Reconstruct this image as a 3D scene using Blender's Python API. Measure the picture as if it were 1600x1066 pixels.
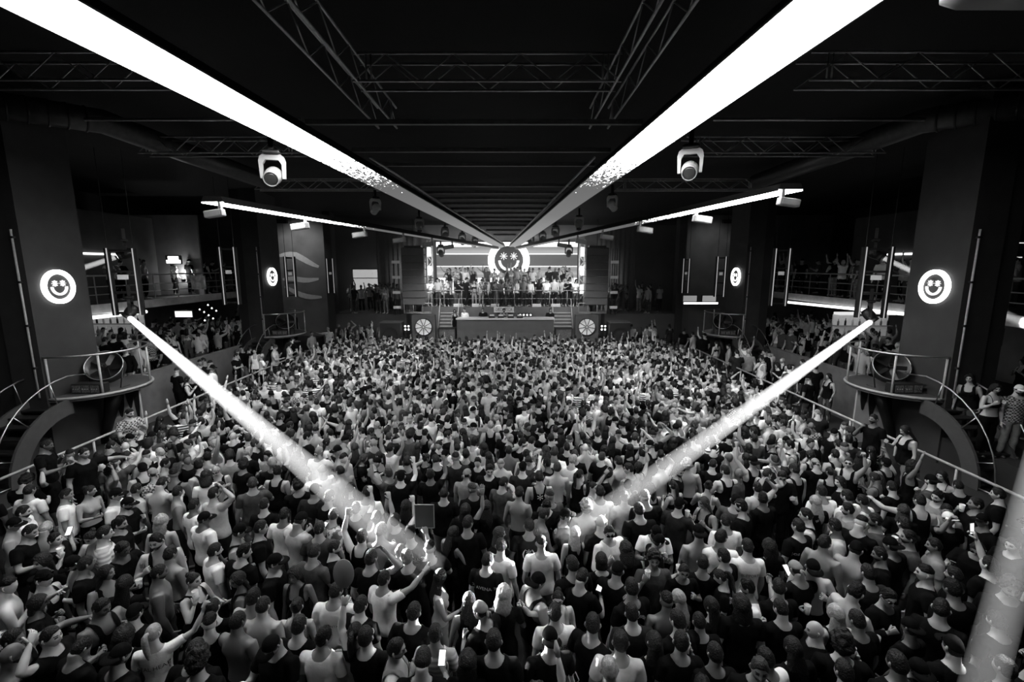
import bpy, bmesh, math, random
import numpy as np
from mathutils import Vector, Matrix, noise as mnoise
from mathutils.bvhtree import BVHTree

for o in list(bpy.data.objects):
    bpy.data.objects.remove(o, do_unlink=True)
SC = bpy.context.scene
COL = SC.collection
R = random.Random(7)

# ------------------------------------------------------------------ camera
F_PX, W_PX, H_PX = 720.0, 1600.0, 1066.0
PITCH = math.atan(118.0 / 720.0)          # the lens looks a little down from the gallery
CAM = Vector((0.37, 0.0, 5.3))
cam_d = bpy.data.cameras.new('camera')
cam_d.sensor_width = 36.0
cam_d.lens = F_PX / W_PX * 36.0
cam_d.clip_end = 200
cam = bpy.data.objects.new('camera', cam_d)
COL.objects.link(cam)
cam.location = CAM
cam.rotation_euler = (math.pi / 2 - PITCH, 0, 0)
SC.camera = cam

# ------------------------------------------------------------------ world, exposure
world = bpy.data.worlds.new('world')
SC.world = world
world.use_nodes = True
world.node_tree.nodes['Background'].inputs[0].default_value = (0.5, 0.5, 0.5, 1)
world.node_tree.nodes['Background'].inputs[1].default_value = 0.0
SC.view_settings.view_transform = 'Standard'
SC.view_settings.look = 'None'
SC.view_settings.gamma = 1.0
SC.view_settings.use_curve_mapping = False
SC.view_settings.exposure = 0.0
STRIP_POWER = 25.0       # luminance of the two long LED ceiling strips where they are lit
SCREEN_POWER = 3.2
WASH = 1.0               # scale of the added wash lamps over the stage front
BEAM = 1.0
FLOOD = 420.0            # the box floodlights under the side strips
SC.cycles.max_bounces = 5
SC.cycles.diffuse_bounces = 3
SC.cycles.volume_bounces = 0

CT, ST = math.cos(PITCH), math.sin(PITCH)
def project(p):
    d = Vector(p) - CAM
    z = d.y * CT - d.z * ST
    u = d.y * ST + d.z * CT
    if z < 0.05:
        return None
    return (800 + F_PX * d.x / z, 533 - F_PX * u / z, z)
def _ray(px, py):
    a, b = (px - 800) / F_PX, (py - 533) / F_PX
    return Vector((a, CT - b * ST, -ST - b * CT))
def at_depth(px, py, z):
    return CAM + _ray(px, py) * z
def at_height(px, py, h):
    r = _ray(px, py)
    return CAM + r * ((h - CAM.z) / r.z)
def at_y(px, py, y):
    r = _ray(px, py)
    return CAM + r * (y / r.y)
def at_x(px, py, x):
    r = _ray(px, py)
    return CAM + r * ((x - CAM.x) / r.x)

# ------------------------------------------------------------------ materials (all greys: the picture is black and white)
MATS = {}
def mat(name, g=0.1, rough=0.6, metal=0.0, emit=0.0, vary=0.15, scale=8.0, bump=0.0, spec=0.5):
    if name in MATS:
        return MATS[name]
    m = bpy.data.materials.new(name)
    m.use_nodes = True
    nt = m.node_tree
    b = nt.nodes['Principled BSDF']
    b.inputs['Roughness'].default_value = rough
    b.inputs['Metallic'].default_value = metal
    b.inputs['Specular IOR Level'].default_value = spec
    if vary > 0:
        tc = nt.nodes.new('ShaderNodeTexCoord')
        nz = nt.nodes.new('ShaderNodeTexNoise')
        nz.inputs['Scale'].default_value = scale
        nz.inputs['Detail'].default_value = 3.0
        rp = nt.nodes.new('ShaderNodeValToRGB')
        lo, hi = g * (1 - vary), min(1.0, g * (1 + vary))
        rp.color_ramp.elements[0].color = (lo, lo, lo, 1)
        rp.color_ramp.elements[1].color = (hi, hi, hi, 1)
        rp.color_ramp.elements[0].position = 0.3
        rp.color_ramp.elements[1].position = 0.7
        nt.links.new(tc.outputs['Object'], nz.inputs['Vector'])
        nt.links.new(nz.outputs['Fac'], rp.inputs['Fac'])
        nt.links.new(rp.outputs['Color'], b.inputs['Base Color'])
        if bump > 0:
            bp = nt.nodes.new('ShaderNodeBump')
            bp.inputs['Strength'].default_value = bump
            bp.inputs['Distance'].default_value = 0.02
            nt.links.new(nz.outputs['Fac'], bp.inputs['Height'])
            nt.links.new(bp.outputs['Normal'], b.inputs['Normal'])
    else:
        b.inputs['Base Color'].default_value = (g, g, g, 1)
    if emit > 0:
        b.inputs['Emission Color'].default_value = (1, 1, 1, 1)
        b.inputs['Emission Strength'].default_value = emit
    MATS[name] = m
    return m

def emission(name, strength, g=1.0):
    if name in MATS:
        return MATS[name]
    m = bpy.data.materials.new(name)
    m.use_nodes = True
    nt = m.node_tree
    nt.nodes.clear()
    out = nt.nodes.new('ShaderNodeOutputMaterial')
    e = nt.nodes.new('ShaderNodeEmission')
    e.inputs[0].default_value = (g, g, g, 1)
    e.inputs[1].default_value = strength
    nt.links.new(e.outputs[0], out.inputs[0])
    MATS[name] = m
    return m

# ------------------------------------------------------------------ mesh helpers
class MB:
    """collects vertices and faces for one mesh object"""
    def __init__(self):
        self.v, self.f, self.mi = [], [], []
    def add(self, vs, fs, mi=0):
        n = len(self.v)
        self.v.extend([tuple(p) for p in vs])
        self.f.extend([tuple(i + n for i in f) for f in fs])
        self.mi.extend([mi] * len(fs))
        return self
    def box(self, lo, hi, mi=0, M=None, bevel=0.0):
        x0, y0, z0 = lo
        x1, y1, z1 = hi
        if bevel > 0:
            b = bevel
            vs, fs = [], []
            prof = [(z0, b), (z0 + b, 0), (z1 - b, 0), (z1, b)]
            for z, i in prof:
                c = b * 0.5
                xx0, xx1, yy0, yy1 = x0 + i, x1 - i, y0 + i, y1 - i
                vs += [(xx0 + c, yy0, z), (xx1 - c, yy0, z), (xx1, yy0 + c, z), (xx1, yy1 - c, z), (xx1 - c, yy1, z), (xx0 + c, yy1, z), (xx0, yy1 - c, z), (xx0, yy0 + c, z)]
            for k in range(3):
                for j in range(8):
                    a, d = k * 8 + j, k * 8 + (j + 1) % 8
                    fs.append((a, d, d + 8, a + 8))
            fs.append(tuple(range(7, -1, -1)))
            fs.append(tuple(range(24, 32)))
        else:
            vs = [(x0, y0, z0), (x1, y0, z0), (x1, y1, z0), (x0, y1, z0), (x0, y0, z1), (x1, y0, z1), (x1, y1, z1), (x0, y1, z1)]
            fs = [(3, 2, 1, 0), (4, 5, 6, 7), (0, 1, 5, 4), (1, 2, 6, 5), (2, 3, 7, 6), (3, 0, 4, 7)]
        if M is not None:
            vs = [M @ Vector(p) for p in vs]
        return self.add(vs, fs, mi)
    def tube(self, pts, rad, n=10, mi=0, caps=True, flat=None):
        """tube through points; rad a number, a list, or a list of (across, thick) with flat the thick direction"""
        pts = [Vector(p) for p in pts]
        k = len(pts)
        rads = rad if isinstance(rad, (list, tuple)) else [rad] * k
        ref = None
        vs, fs = [], []
        for i, p in enumerate(pts):
            t = (pts[min(i + 1, k - 1)] - pts[max(i - 1, 0)]).normalized()
            if ref is None:
                h = Vector(flat) if flat is not None else (Vector((0, 0, 1)) if abs(t.z) < 0.9 else Vector((0, 1, 0)))
            else:
                h = ref
            s = (h - t * h.dot(t)).normalized()
            ref = s
            c = t.cross(s)
            r = rads[i]
            ra, rb = r if isinstance(r, (list, tuple)) else (r, r)
            for j in range(n):
                a = 2 * math.pi * j / n
                vs.append(p + c * (math.cos(a) * ra) + s * (math.sin(a) * rb))
        for i in range(k - 1):
            for j in range(n):
                a, b = i * n + j, i * n + (j + 1) % n
                fs.append((a, b, b + n, a + n))
        if caps:
            fs.append(tuple(range(n - 1, -1, -1)))
            fs.append(tuple(range((k - 1) * n, k * n)))
        return self.add(vs, fs, mi)
    def lathe(self, prof, n=20, mi=0, M=None):
        """profile of (radius, z) about the z axis"""
        vs, fs = [], []
        for r, z in prof:
            for j in range(n):
                a = 2 * math.pi * j / n
                vs.append((r * math.cos(a), r * math.sin(a), z))
        for i in range(len(prof) - 1):
            for j in range(n):
                a, b = i * n + j, i * n + (j + 1) % n
                fs.append((a, b, b + n, a + n))
        fs.append(tuple(range(n - 1, -1, -1)))
        fs.append(tuple(range((len(prof) - 1) * n, len(prof) * n)))
        if M is not None:
            vs = [M @ Vector(p) for p in vs]
        return self.add(vs, fs, mi)
    def prism(self, outline, d, mi=0, M=None):
        """outline of (x, z) extruded along y from 0 to d"""
        n = len(outline)
        vs = [(x, 0, z) for x, z in outline] + [(x, d, z) for x, z in outline]
        fs = [tuple(range(n)), tuple(range(2 * n - 1, n - 1, -1))]
        for i in range(n):
            j = (i + 1) % n
            fs.append((j, i, i + n, j + n))
        if M is not None:
            vs = [M @ Vector(p) for p in vs]
        return self.add(vs, fs, mi)
    def ring(self, r0, r1, d, a0=0, a1=360, n=40, mi=0, M=None):
        """flat ring (or arc) of thickness d in the xz plane"""
        full = abs(a1 - a0) >= 360
        k = n if full else n + 1
        vs, fs = [], []
        for i in range(k):
            a = math.radians(a0 + (a1 - a0) * i / n)
            for r in (r0, r1):
                for y in (0, d):
                    vs.append((r * math.cos(a), y, r * math.sin(a)))
        m = n if full else n
        for i in range(m):
            a, b = 4 * i, 4 * ((i + 1) % k)
            fs += [(a, b, b + 2, a + 2), (a + 1, a + 3, b + 3, b + 1), (a, a + 1, b + 1, b), (a + 2, b + 2, b + 3, a + 3)]
        if not full:
            fs += [(0, 2, 3, 1), (4 * n, 4 * n + 1, 4 * n + 3, 4 * n + 2)]
        if M is not None:
            vs = [M @ Vector(p) for p in vs]
        return self.add(vs, fs, mi)
    def mesh(self, name, smooth=False):
        me = bpy.data.meshes.new(name)
        me.from_pydata(self.v, [], self.f)
        if any(self.mi):
            me.polygons.foreach_set('material_index', self.mi)
        if smooth:
            me.polygons.foreach_set('use_smooth', [True] * len(self.f))
        me.update()
        return me
    def build(self, name, m=None, parent=None, smooth=False, loc=None, fix=True):
        me = self.mesh(name, smooth)
        if fix:
            bm = bmesh.new()
            bm.from_mesh(me)
            bmesh.ops.recalc_face_normals(bm, faces=bm.faces)
            bm.to_mesh(me)
            bm.free()
        return link(name, me, m, parent, loc)

def link(name, me, m=None, parent=None, loc=None):
    o = bpy.data.objects.new(name, me)
    COL.objects.link(o)
    for x in (m if isinstance(m, (list, tuple)) else [m] if m else []):
        me.materials.append(x)
    if parent is not None:
        o.parent = parent
    if loc is not None:
        o.location = loc
    return o
def tag(o, label=None, cat=None, group=None, kind=None):
    if label: o['label'] = label
    if cat: o['category'] = cat
    if group: o['group'] = group
    if kind: o['kind'] = kind
    return o
def empty(name, loc=(0, 0, 0), rz=0.0):
    o = bpy.data.objects.new(name, None)
    COL.objects.link(o)
    o.location = loc
    o.rotation_euler = (0, 0, rz)
    o.empty_display_size = 0.1
    return o
def copy_tree(o, parent=None):
    c = o.copy()
    COL.objects.link(c)
    c.parent = parent
    for ch in list(o.children):
        copy_tree(ch, c)
    return c
def struct(mb, name, m, parent=None, label=None):
    o = mb.build(name, m, parent)
    if parent is None:
        o['kind'] = 'structure'
        if label: o['label'] = label
    return o
def text_mesh(body, size, depth=0.0, align='CENTER', spacing=1.0):
    cu = bpy.data.curves.new('lettering', 'FONT')
    cu.body = body
    cu.size = size
    cu.extrude = depth
    cu.align_x = align
    cu.align_y = 'CENTER'
    cu.space_character = spacing
    cu.resolution_u = 2
    o = bpy.data.objects.new('lettering', cu)
    COL.objects.link(o)
    dg = bpy.context.evaluated_depsgraph_get()
    me = bpy.data.meshes.new_from_object(o.evaluated_get(dg))
    bpy.data.objects.remove(o, do_unlink=True)
    bpy.data.curves.remove(cu)
    return me
# ================================================================== the room
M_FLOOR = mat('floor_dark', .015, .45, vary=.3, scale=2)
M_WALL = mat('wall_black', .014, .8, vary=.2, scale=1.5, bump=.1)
M_WALL2 = mat('wall_charcoal', .16, .8, vary=.2, scale=1.5, bump=.1)  # charcoal lightened to stand in for haze before the far walls
M_WALL3 = mat('wall_gallery_paint', .06, .8, vary=.2, scale=1.5)
M_CEIL = mat('ceiling_black', .006, .9, vary=.2, scale=2)
M_PILLAR = mat('pillar_paint', .028, .65, vary=.15, scale=3)
M_STEEL = mat('steel_rail', .55, .35, 1.0, vary=.1, scale=20)
M_PAINTED = mat('rail_paint', .45, .45, 0, vary=.1, scale=20)
M_TRUSS = mat('truss_aluminium', .42, .4, .8, vary=.15, scale=12)
M_DARKMETAL = mat('dark_metal', .014, .45, .2, vary=.2, scale=10)
M_SLAB = mat('slab_edge', .45, .7, vary=.15, scale=5)
M_COUNTER = mat('counter_grey', .13, .6, vary=.15, scale=4)
HALF, RAILX, TIER, BALX, WALLX = 10.7, 8.7, 10.75, 14.0, 18.6

struct(MB().box((-20, -3, -.3), (20, 32, 0)), 'floor', M_FLOOR)
mb = MB()
mb.add([(-20, -3, 10.2), (20, -3, 10.2), (20, 32, 7.75), (-20, 32, 7.75), (-20, -3, 10.5), (20, -3, 10.5), (20, 32, 8.05), (-20, 32, 8.05)],
       [(0, 3, 2, 1), (4, 5, 6, 7), (0, 1, 5, 4), (1, 2, 6, 5), (2, 3, 7, 6), (3, 0, 4, 7)])
struct(mb, 'ceiling', M_CEIL)
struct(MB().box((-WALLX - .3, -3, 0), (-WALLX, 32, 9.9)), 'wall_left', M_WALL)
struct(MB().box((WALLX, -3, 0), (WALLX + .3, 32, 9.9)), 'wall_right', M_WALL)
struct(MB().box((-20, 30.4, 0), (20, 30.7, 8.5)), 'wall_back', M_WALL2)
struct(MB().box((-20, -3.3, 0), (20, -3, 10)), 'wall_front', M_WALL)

def arr_box(mb, lo, hi):
    return mb.box(tuple(min(a, b) for a, b in zip(lo, hi)), tuple(max(a, b) for a, b in zip(lo, hi)))
for s, sd in ((-1, 'left'), (1, 'right')):
    # two raised tiers beside the dance floor
    o = struct(arr_box(MB(), (s * (RAILX + .12), 2, 0), (s * TIER, 24, .55)), 'terrace_lower', M_WALL, label=f'lower raised tier behind the railing on the {sd}')
    o = struct(arr_box(MB(), (s * TIER, 2, 0), (s * WALLX, 27, 1.2)), 'terrace_upper', M_WALL, label=f'upper raised tier under the {sd} gallery')
    o = struct(arr_box(MB(), (s * (TIER - .06), 13.2, .55), (s * (TIER + .12), 18.6, 2.08)), 'parapet', M_COUNTER, label=f'grey parapet wall between the tiers on the {sd}')
    # gallery
    g = struct(arr_box(MB(), (s * BALX, 8, 3.72), (s * WALLX, 27.0, 3.95)), 'gallery_floor', M_WALL, label=f'upstairs gallery floor on the {sd}')
    struct(arr_box(MB(), (s * (BALX - .06), 8, 3.66), (s * BALX, 27.0, 3.97)), 'slab_edge', M_SLAB, parent=g)
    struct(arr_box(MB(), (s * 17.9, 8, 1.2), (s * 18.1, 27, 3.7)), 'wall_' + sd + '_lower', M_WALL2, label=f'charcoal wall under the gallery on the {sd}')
    # two square pillars each side
    for k, (y0, y1) in enumerate(((10.6, 12.1), (20.6, 22.3))):
        p = struct(arr_box(MB(), (s * HALF, y0, 0), (s * (HALF + .75), y1, 9.2)), 'pillar', M_PILLAR, label=f'{"near" if k == 0 else "far"} dark square pillar on the {sd} of the dance floor')
        c = MB().tube([(s * (HALF + .12), y0 - .05, 2.2), (s * (HALF + .12), y0 - .05, 6.1)], .022, n=8).build('conduit', M_PAINTED, p, True)
        for zz in (2.9, 3.9, 4.9, 5.9):
            MB().box((s * (HALF + .12) - .04, y0 - .08, zz), (s * (HALF + .12) + .04, y0, zz + .05)).build('conduit_clamp', M_DARKMETAL, p)
        c = arr_box(MB(), (s * (HALF + .77), y0 + .05, 0), (s * (HALF + 1.15), y1 - .2, 9.2)).build('pillar_flank', M_WALL, p)

# railings of the two galleries: each a thing with its rails and posts
def railing(name, label, pts, h, n_post, rails, m, group=None, r=.022, post_r=.02):
    e = empty(name, pts[0])
    inv = Vector(pts[0])
    P = [Vector(p) - inv for p in pts]
    for f in rails:
        MB().tube([p + Vector((0, 0, h * f)) for p in P], r if f == 1 else r * .55, n=8).build('rail', m, e, True)
    seg = [(P[i + 1] - P[i]).length for i in range(len(P) - 1)]
    tot = sum(seg)
    for k in range(n_post):
        d = tot * k / max(1, n_post - 1)
        i = 0
        while i < len(seg) - 1 and d > seg[i]:
            d -= seg[i]; i += 1
        q = P[i].lerp(P[i + 1], min(1, d / seg[i]))
        MB().tube([q, q + Vector((0, 0, h))], post_r, n=8).build('post', m, e, True)
    return tag(e, label, 'railing', group)
M_BARRIER = mat('barrier_paint', .32, .5, vary=.15)
M_RAILDIM = mat('gallery_rail', .25, .5, vary=.1)
for s, sd in ((-1, 'left'), (1, 'right')):
    railing('gallery_railing', f'thin dark railing along the upstairs gallery on the {sd}', [(s * (BALX + .05), 8.1, 3.95), (s * (BALX + .05), 26.6, 3.95)], 1.0, 15, (1, .62, .34), M_RAILDIM, r=.03)
    railing('crowd_barrier', f'pale metal barrier rail edging the dance floor on the {sd}', [(s * RAILX, 4.0, 0), (s * RAILX, 20.5, 0)], 1.56, 13, (1, .62), M_BARRIER, r=.028, post_r=.022)

# ---------------- pillar platforms with their railings, drum fans and racks
M_PLATF = mat('platform_top', .05, .5, vary=.2, scale=4)
M_LIP_STEEL = mat('platform_lip', .30, .4, vary=.1)
def platform(s, yc, near):
    sd = 'left' if s < 0 else 'right'
    nf = 'near' if near else 'far'
    e = empty('podium', (s * HALF, yc, 2.15))
    n = 22
    ol = [(-s * 1.18 * math.cos(math.radians(a)), 1.25 * math.sin(math.radians(a))) for a in [-90 + 180 * k / n for k in range(n + 1)]]
    vs = [(x, y, z) for z in (-.10, .0) for x, y in ol]
    m = len(ol)
    MB().add(vs, [tuple(range(m)), tuple(range(2 * m - 1, m - 1, -1))] + [((k + 1) % m, k, k + m, (k + 1) % m + m) for k in range(m)]).build('deck', M_PLATF, e)
    MB().tube([(x, y, -.02) for x, y in ol], .035, n=8).build('deck_lip', M_LIP_STEEL, e, True)
    MB().tube([(x, y, 1.0) for x, y in ol], .024, n=8).build('top_rail', M_STEEL, e, True)
    for a in (-88, -40, 25, 75):
        x, y = -s * 1.16 * math.cos(math.radians(a)), 1.23 * math.sin(math.radians(a))
        MB().tube([(x, y, 0), (x, y, 1.0)], .024, n=8).build('post', M_PAINTED, e, True)
    MB().tube([(0, 0, -1.6), (-s * .25, 0, -.9), (-s * .5, 0, -.12)], [.10, .13, .22], n=10).build('bracket', M_DARKMETAL, e, True)
    tag(e, f'half-round railed podium on the {nf} {sd} pillar', 'podium')
    # drum fan on the deck and an equipment rack in front of it
    f = empty('drum_fan', (s * HALF - s * .45, yc - .12, 2.15))
    T = Matrix.Translation((0, 0, .52)) @ Matrix.Rotation(math.radians(s * -22), 4, 'Z') @ Matrix.Rotation(math.radians(56), 4, 'X')
    fm = MB().lathe([(.40, -.13), (.42, .13), (.385, .13), (.37, -.11)], n=28, M=T)
    fm.build('drum', mat('fan_drum', .02, .35, vary=0), f, True)
    MB().tube([T @ Vector((.405 * math.cos(a), .405 * math.sin(a), .135)) for a in [2 * math.pi * k / 32 for k in range(33)]], .012, n=6).build('rim', M_STEEL, f, True)
    MB().tube([T @ Vector((.05 * math.cos(a), .05 * math.sin(a), .11)) for a in [2 * math.pi * k / 12 for k in range(13)]], .018, n=6).build('hub', M_DARKMETAL, f, True)
    for k in range(5):
        bm_ = MB().box((.05, -.055, -.006), (.36, .055, .006), M=T @ Matrix.Rotation(2 * math.pi * k / 5, 4, 'Z') @ Matrix.Rotation(.5, 4, 'X'))
        bm_.build('blade', M_DARKMETAL, f)
    for q in (-1, 1):
        MB().tube([(q * .44, 0, .5), (q * .40, -.1, 0), (q * .40, .18, 0)], .016, n=6).build('stand_leg', M_DARKMETAL, f, True)
    tag(f, f'black drum fan with thin bright rim on the {nf} {sd} podium', 'fan')
    r = empty('equipment_rack', (s * HALF - s * .48, yc - .66, 2.15))
    MB().box((-.36, -.14, .0), (.36, .14, .24), bevel=.012).build('case', M_DARKMETAL, r)
    for k in range(3):
        MB().box((-.33 + k * .23, -.155, .03), (-.13 + k * .23, -.139, .21)).build('panel', mat('rack_panel', .10, .4, vary=.8, scale=30), r)
        for q in range(3):
            MB().lathe([(.016, -.01), (.013, .012)], n=8, M=Matrix.Translation((-.29 + k * .23 + q * .06, -.16, .12)) @ Matrix.Rotation(math.pi / 2, 4, 'X')).build('knob', M_STEEL, r)
    tag(r, f'low black equipment rack with knobs on the {nf} {sd} podium', 'rack')
for s in (-1, 1):
    platform(s, 11.9, True)
    platform(s, 21.6, False)

# ---------------- arched stairs from the podiums down towards the camera
M_ARCH = mat('arch_grey', .055, .6, vary=.1)
def arch_stair(s, yc, near):
    sd = 'left' if s < 0 else 'right'
    e = empty('arched_stair', (s * 10.75, yc - 1.1, .55))
    def pt(a, grow=0.0):                     # quarter ellipse in the y z plane
        a = math.radians(a)
        return (-(1.55 + grow) * math.sin(a), (1.50 + grow) * math.cos(a))
    for x in (-.42, .42):
        n = 16
        vs = []
        for k in range(n + 1):
            o1, i1 = pt(90 * k / n, .06), pt(90 * k / n, -.30)
            for q in (-.03, .03):
                vs += [(x + q, o1[0], o1[1]), (x + q, i1[0], i1[1])]
        fs = []
        for k in range(n):
            a, b = 4 * k, 4 * k + 4
            fs += [(a, b, b + 1, a + 1), (a + 2, a + 3, b + 3, b + 2), (a, a + 2, b + 2, b), (a + 1, b + 1, b + 3, a + 3)]
        fs += [(0, 1, 3, 2), (4 * n, 4 * n + 2, 4 * n + 3, 4 * n + 1)]
        MB().add(vs, fs).build('stringer', M_ARCH, e)
        rail = [(x, *pt(-14, .62))] + [(x, *pt(a, .62 - .003 * a)) for a in range(0, 91, 9)]
        MB().tube([(p[0], p[1], p[2]) for p in rail], .016, n=6).build('handrail', M_STEEL, e, True)
        for a in (12, 40, 68, 88):
            p, q = pt(a, 0), pt(a, .60 - .003 * a)
            MB().tube([(x, *p), (x, *q)], .011, n=6).build('baluster', M_STEEL, e, True)
    for k in range(7):
        y, z = pt(12 + 12 * k, -.10)
        MB().box((-.40, y - .12, z - .02), (.40, y + .12, z + .02)).build('tread', M_DARKMETAL, e)
    tag(e, f'dark arched stair with thin handrails below the {"near" if near else "far"} {sd} podium', 'stair')
for s in (-1, 1):
    arch_stair(s, 11.9, True)
    arch_stair(s, 21.6, False)
# painted boards under the near podiums
M_BOARD = mat('board_grey', .34, .7, vary=.12, scale=3)
for s in (-1, 1):
    sd = 'left' if s < 0 else 'right'
    b = empty('painted_board', (s * 10.1, 11.95, .55))
    MB().box((-.48, 0, 0), (.48, .05, 1.45)).build('board', M_BOARD, b)
    for k, (x, w, d) in enumerate(((-.30, .10, .55), (-.05, .13, .75), (.22, .11, .50), (.40, .08, .85))):
        ol = [(x - w, 1.45), (x - w * .8, 1.45 - d * .5), (x - w * .3, 1.45 - d * .93), (x, 1.45 - d), (x + w * .3, 1.45 - d * .93), (x + w * .8, 1.45 - d * .5), (x + w, 1.45)]
        MB().prism(ol, .012, M=Matrix.Translation((0, -.012, 0))).build('drip_shape', M_DARKMETAL, b)
    tag(b, f'grey board painted with black drips under the near {sd} podium', 'board')

# ---------------- bars under the galleries
M_BARLIGHT = emission('bar_light', .8)
M_SHELFLIT = mat('lit_shelf', .6, .5, emit=.12, vary=.1)
M_BOTTLE = [mat('bottle_dark', .02, .15, vary=0), mat('bottle_grey', .2, .15, vary=0), mat('bottle_clear', .6, .15, vary=0)]
bottle_me = []
for k in range(3):
    h = (.30, .27, .33)[k]
    b_ = MB().lathe([(.034, 0), (.038, .01), (.038, h * .55), (.030, h * .66), (.013, h * .76), (.013, h * .97), (.015, h)], n=10)
    me = b_.mesh('bottle', True)
    me.materials.append(M_BOTTLE[k])
    bottle_me.append(me)
BOTTLE_N = [0]
def back_bar(x, y, s, label, where, nb=8, rows=2, glow=True):
    e = empty('back_bar', (x, y, 1.2))
    w = 1.15
    MB().box((-w, .0, 0), (w, .45, .95), bevel=.01).build('cabinet', M_COUNTER, e)
    MB().box((-w, .40, .95), (w, .45, 2.1)).build('back_panel', M_SHELFLIT, e)
    for k in range(rows):
        MB().box((-w, .12, 1.16 + k * .46), (w, .42, 1.19 + k * .46)).build('shelf', mat('shelf_pale', .5, .5, vary=.05), e)
    MB().box((-w, .05, 2.1), (w, .40, 2.2)).build('light_strip', M_BARLIGHT, e)
    tag(e, label, 'bar')
    for k in range(rows):
        for q in range(nb):
            o = bpy.data.objects.new('bottle', bottle_me[(q * 2 + k) % 3])
            COL.objects.link(o)
            o.location = (x - w + .12 + (2 * w - .24) * q / (nb - 1), y + .24, 1.2 + 1.19 + k * .46)
            tag(o, f'{("dark", "grey", "clear")[(q * 2 + k) % 3]} bottle on the {("lower", "upper")[k]} shelf of {where}, {ORD(q + 1)} along', 'bottle', 'bottles on the lit bar shelves')
def ORD(n):
    w = ['zeroth', 'first', 'second', 'third', 'fourth', 'fifth', 'sixth', 'seventh', 'eighth', 'ninth', 'tenth', 'eleventh', 'twelfth', 'thirteenth', 'fourteenth', 'fifteenth', 'sixteenth', 'seventeenth', 'eighteenth', 'nineteenth', 'twentieth']
    if n <= 20: return w[n]
    return ('twenty-', 'thirty-', 'forty-')[n // 10 - 2] + w[n % 10] if n % 10 else ('', '', 'twentieth', 'thirtieth', 'fortieth')[n // 10]
back_bar(-15.9, 14.4, -1, 'lit back bar with bottle shelves at the far left edge', 'the left edge bar')
back_bar(-16.7, 19.4, -1, 'lit back bar with bottle shelves behind the near left pillar', 'the bar behind the left pillar')
back_bar(14.9, 18.7, 1, 'lit back bar under the right gallery beside the near pillar', 'the right gallery bar')
# long tube lights under the gallery edges
def light_tube(name, a, b, label, strength=3.0, r=.05, m=None, cat='light'):
    a, b = Vector(a), Vector(b)
    e = empty(name, a)
    MB().tube([(0, 0, 0), b - a], r, n=8).build('tube', m or emission(f'tube_light_{strength}', strength), e, True)
    d = (b - a).normalized()
    for q, w in ((Vector(), -1), (b - a, 1)):
        MB().tube([q - d * .02, q + d * .04 * w], r * 1.15, n=8).build('end_cap', M_DARKMETAL, e)
    return tag(e, label, cat)
light_tube('ceiling_tube_light', at_x(1425, 492, 13.85), at_x(1228, 472, 13.85), 'long white tube light under the edge of the right gallery', 2.5, .055)
light_tube('ceiling_tube_light', at_x(131, 498, -13.85), at_x(229, 487, -13.85), 'long white tube light under the left gallery by the hanging light column', 2.5, .06)
light_tube('ceiling_tube_light', at_x(-25, 513, -13.85), at_x(30, 506, -13.85), 'white tube light under the left gallery at the picture edge', 2.5, .06)
for s_, nme in ((-1, 'left'), (1, 'right')):
    light_tube('gallery_tube_light', (s_ * 15.9, 16.4, 5.75), (s_ * 15.9, 19.4, 5.75), f'thin tube light on the back wall of the {nme} gallery', 2.5, .04)
    struct(arr_box(MB(), (s_ * 15.95, 15.5, 3.95), (s_ * 16.1, 21.5, 7.4)), 'wall_gallery_' + nme, M_WALL3, label=f'back wall of the {nme} gallery')

# lit sign, glowing wall lamp, small screens
M_SIGN = emission('sign_white', 5.0)
def sign_board(name, p, w, h, label, m, rows=0, cat='sign', face=0.0):
    e = empty(name, p, face)
    MB().box((-w / 2 - .04, 0, -h / 2 - .04), (w / 2 + .04, .06, h / 2 + .04)).build('frame', M_DARKMETAL, e)
    if rows:
        for k in range(rows):
            hh = h / rows
            ww = w * (1.0 if k == 0 else .74)
            MB().box((-ww / 2, -.02, -h / 2 + k * hh), (ww / 2, 0, -h / 2 + (k + .92) * hh)).build('light_panel', m, e)
    else:
        MB().box((-w / 2, -.012, -h / 2), (w / 2, 0, h / 2)).build('screen', m, e)
    return tag(e, label, cat)
sign_board('lit_sign', at_y(271, 406, 21.0), .62, .32, 'small glowing two-line sign above the left gallery', M_SIGN, 2)
M_GLOWSCREEN = emission('bar_screen', 1.4)
sign_board('bar_screen', at_y(287, 491, 19.0), .70, .24, 'bright small bar screen under the left gallery', M_GLOWSCREEN, 0, 'screen')
sign_board('bar_screen', at_y(1551, 527, 14.5), .62, .48, 'bright bar screen under the right gallery near the picture edge', M_GLOWSCREEN, 0, 'screen')
sign_board('poster_screen', at_y(1182, 474, 21.5), .34, .62, 'dim upright poster screen beside the far right pillar', emission('poster_dim', .35), 0, 'screen')  # glowing panel standing in for a lit doorway
sign_board('bar_screen', at_y(1095, 474, 25.5), 1.9, .10, 'long thin bright bar light behind the far right podium', emission('bar_thin', 3.0), 0, 'light')
for k, px in enumerate((1078, 1108)):
    sign_board('bar_screen', at_y(px, 468, 25.8), .75, .42, f'hazy lit bar display, {("left", "right")[k]} one behind the far right podium', emission('bar_hazy', .30), 0, 'screen')
# bulbs on a string under the left gallery
for k, (px, py) in enumerate(((312, 484), (319, 488), (326, 493), (333, 498), (325, 477), (331, 482), (338, 486), (320, 501))):
    p = at_y(px, py, 20.5)
    o = MB().lathe([(.004, -.03), (.028, -.018), (.034, .0), (.022, .026), (.012, .045)], n=10).build('light_bulb', emission('bulb_glow', 2.5), None, True)
    o.location = p
    tag(o, f'small glowing bulb under the left gallery, {ORD(k + 1)} of a zigzag cluster', 'light', 'bulbs under the left gallery')
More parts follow.
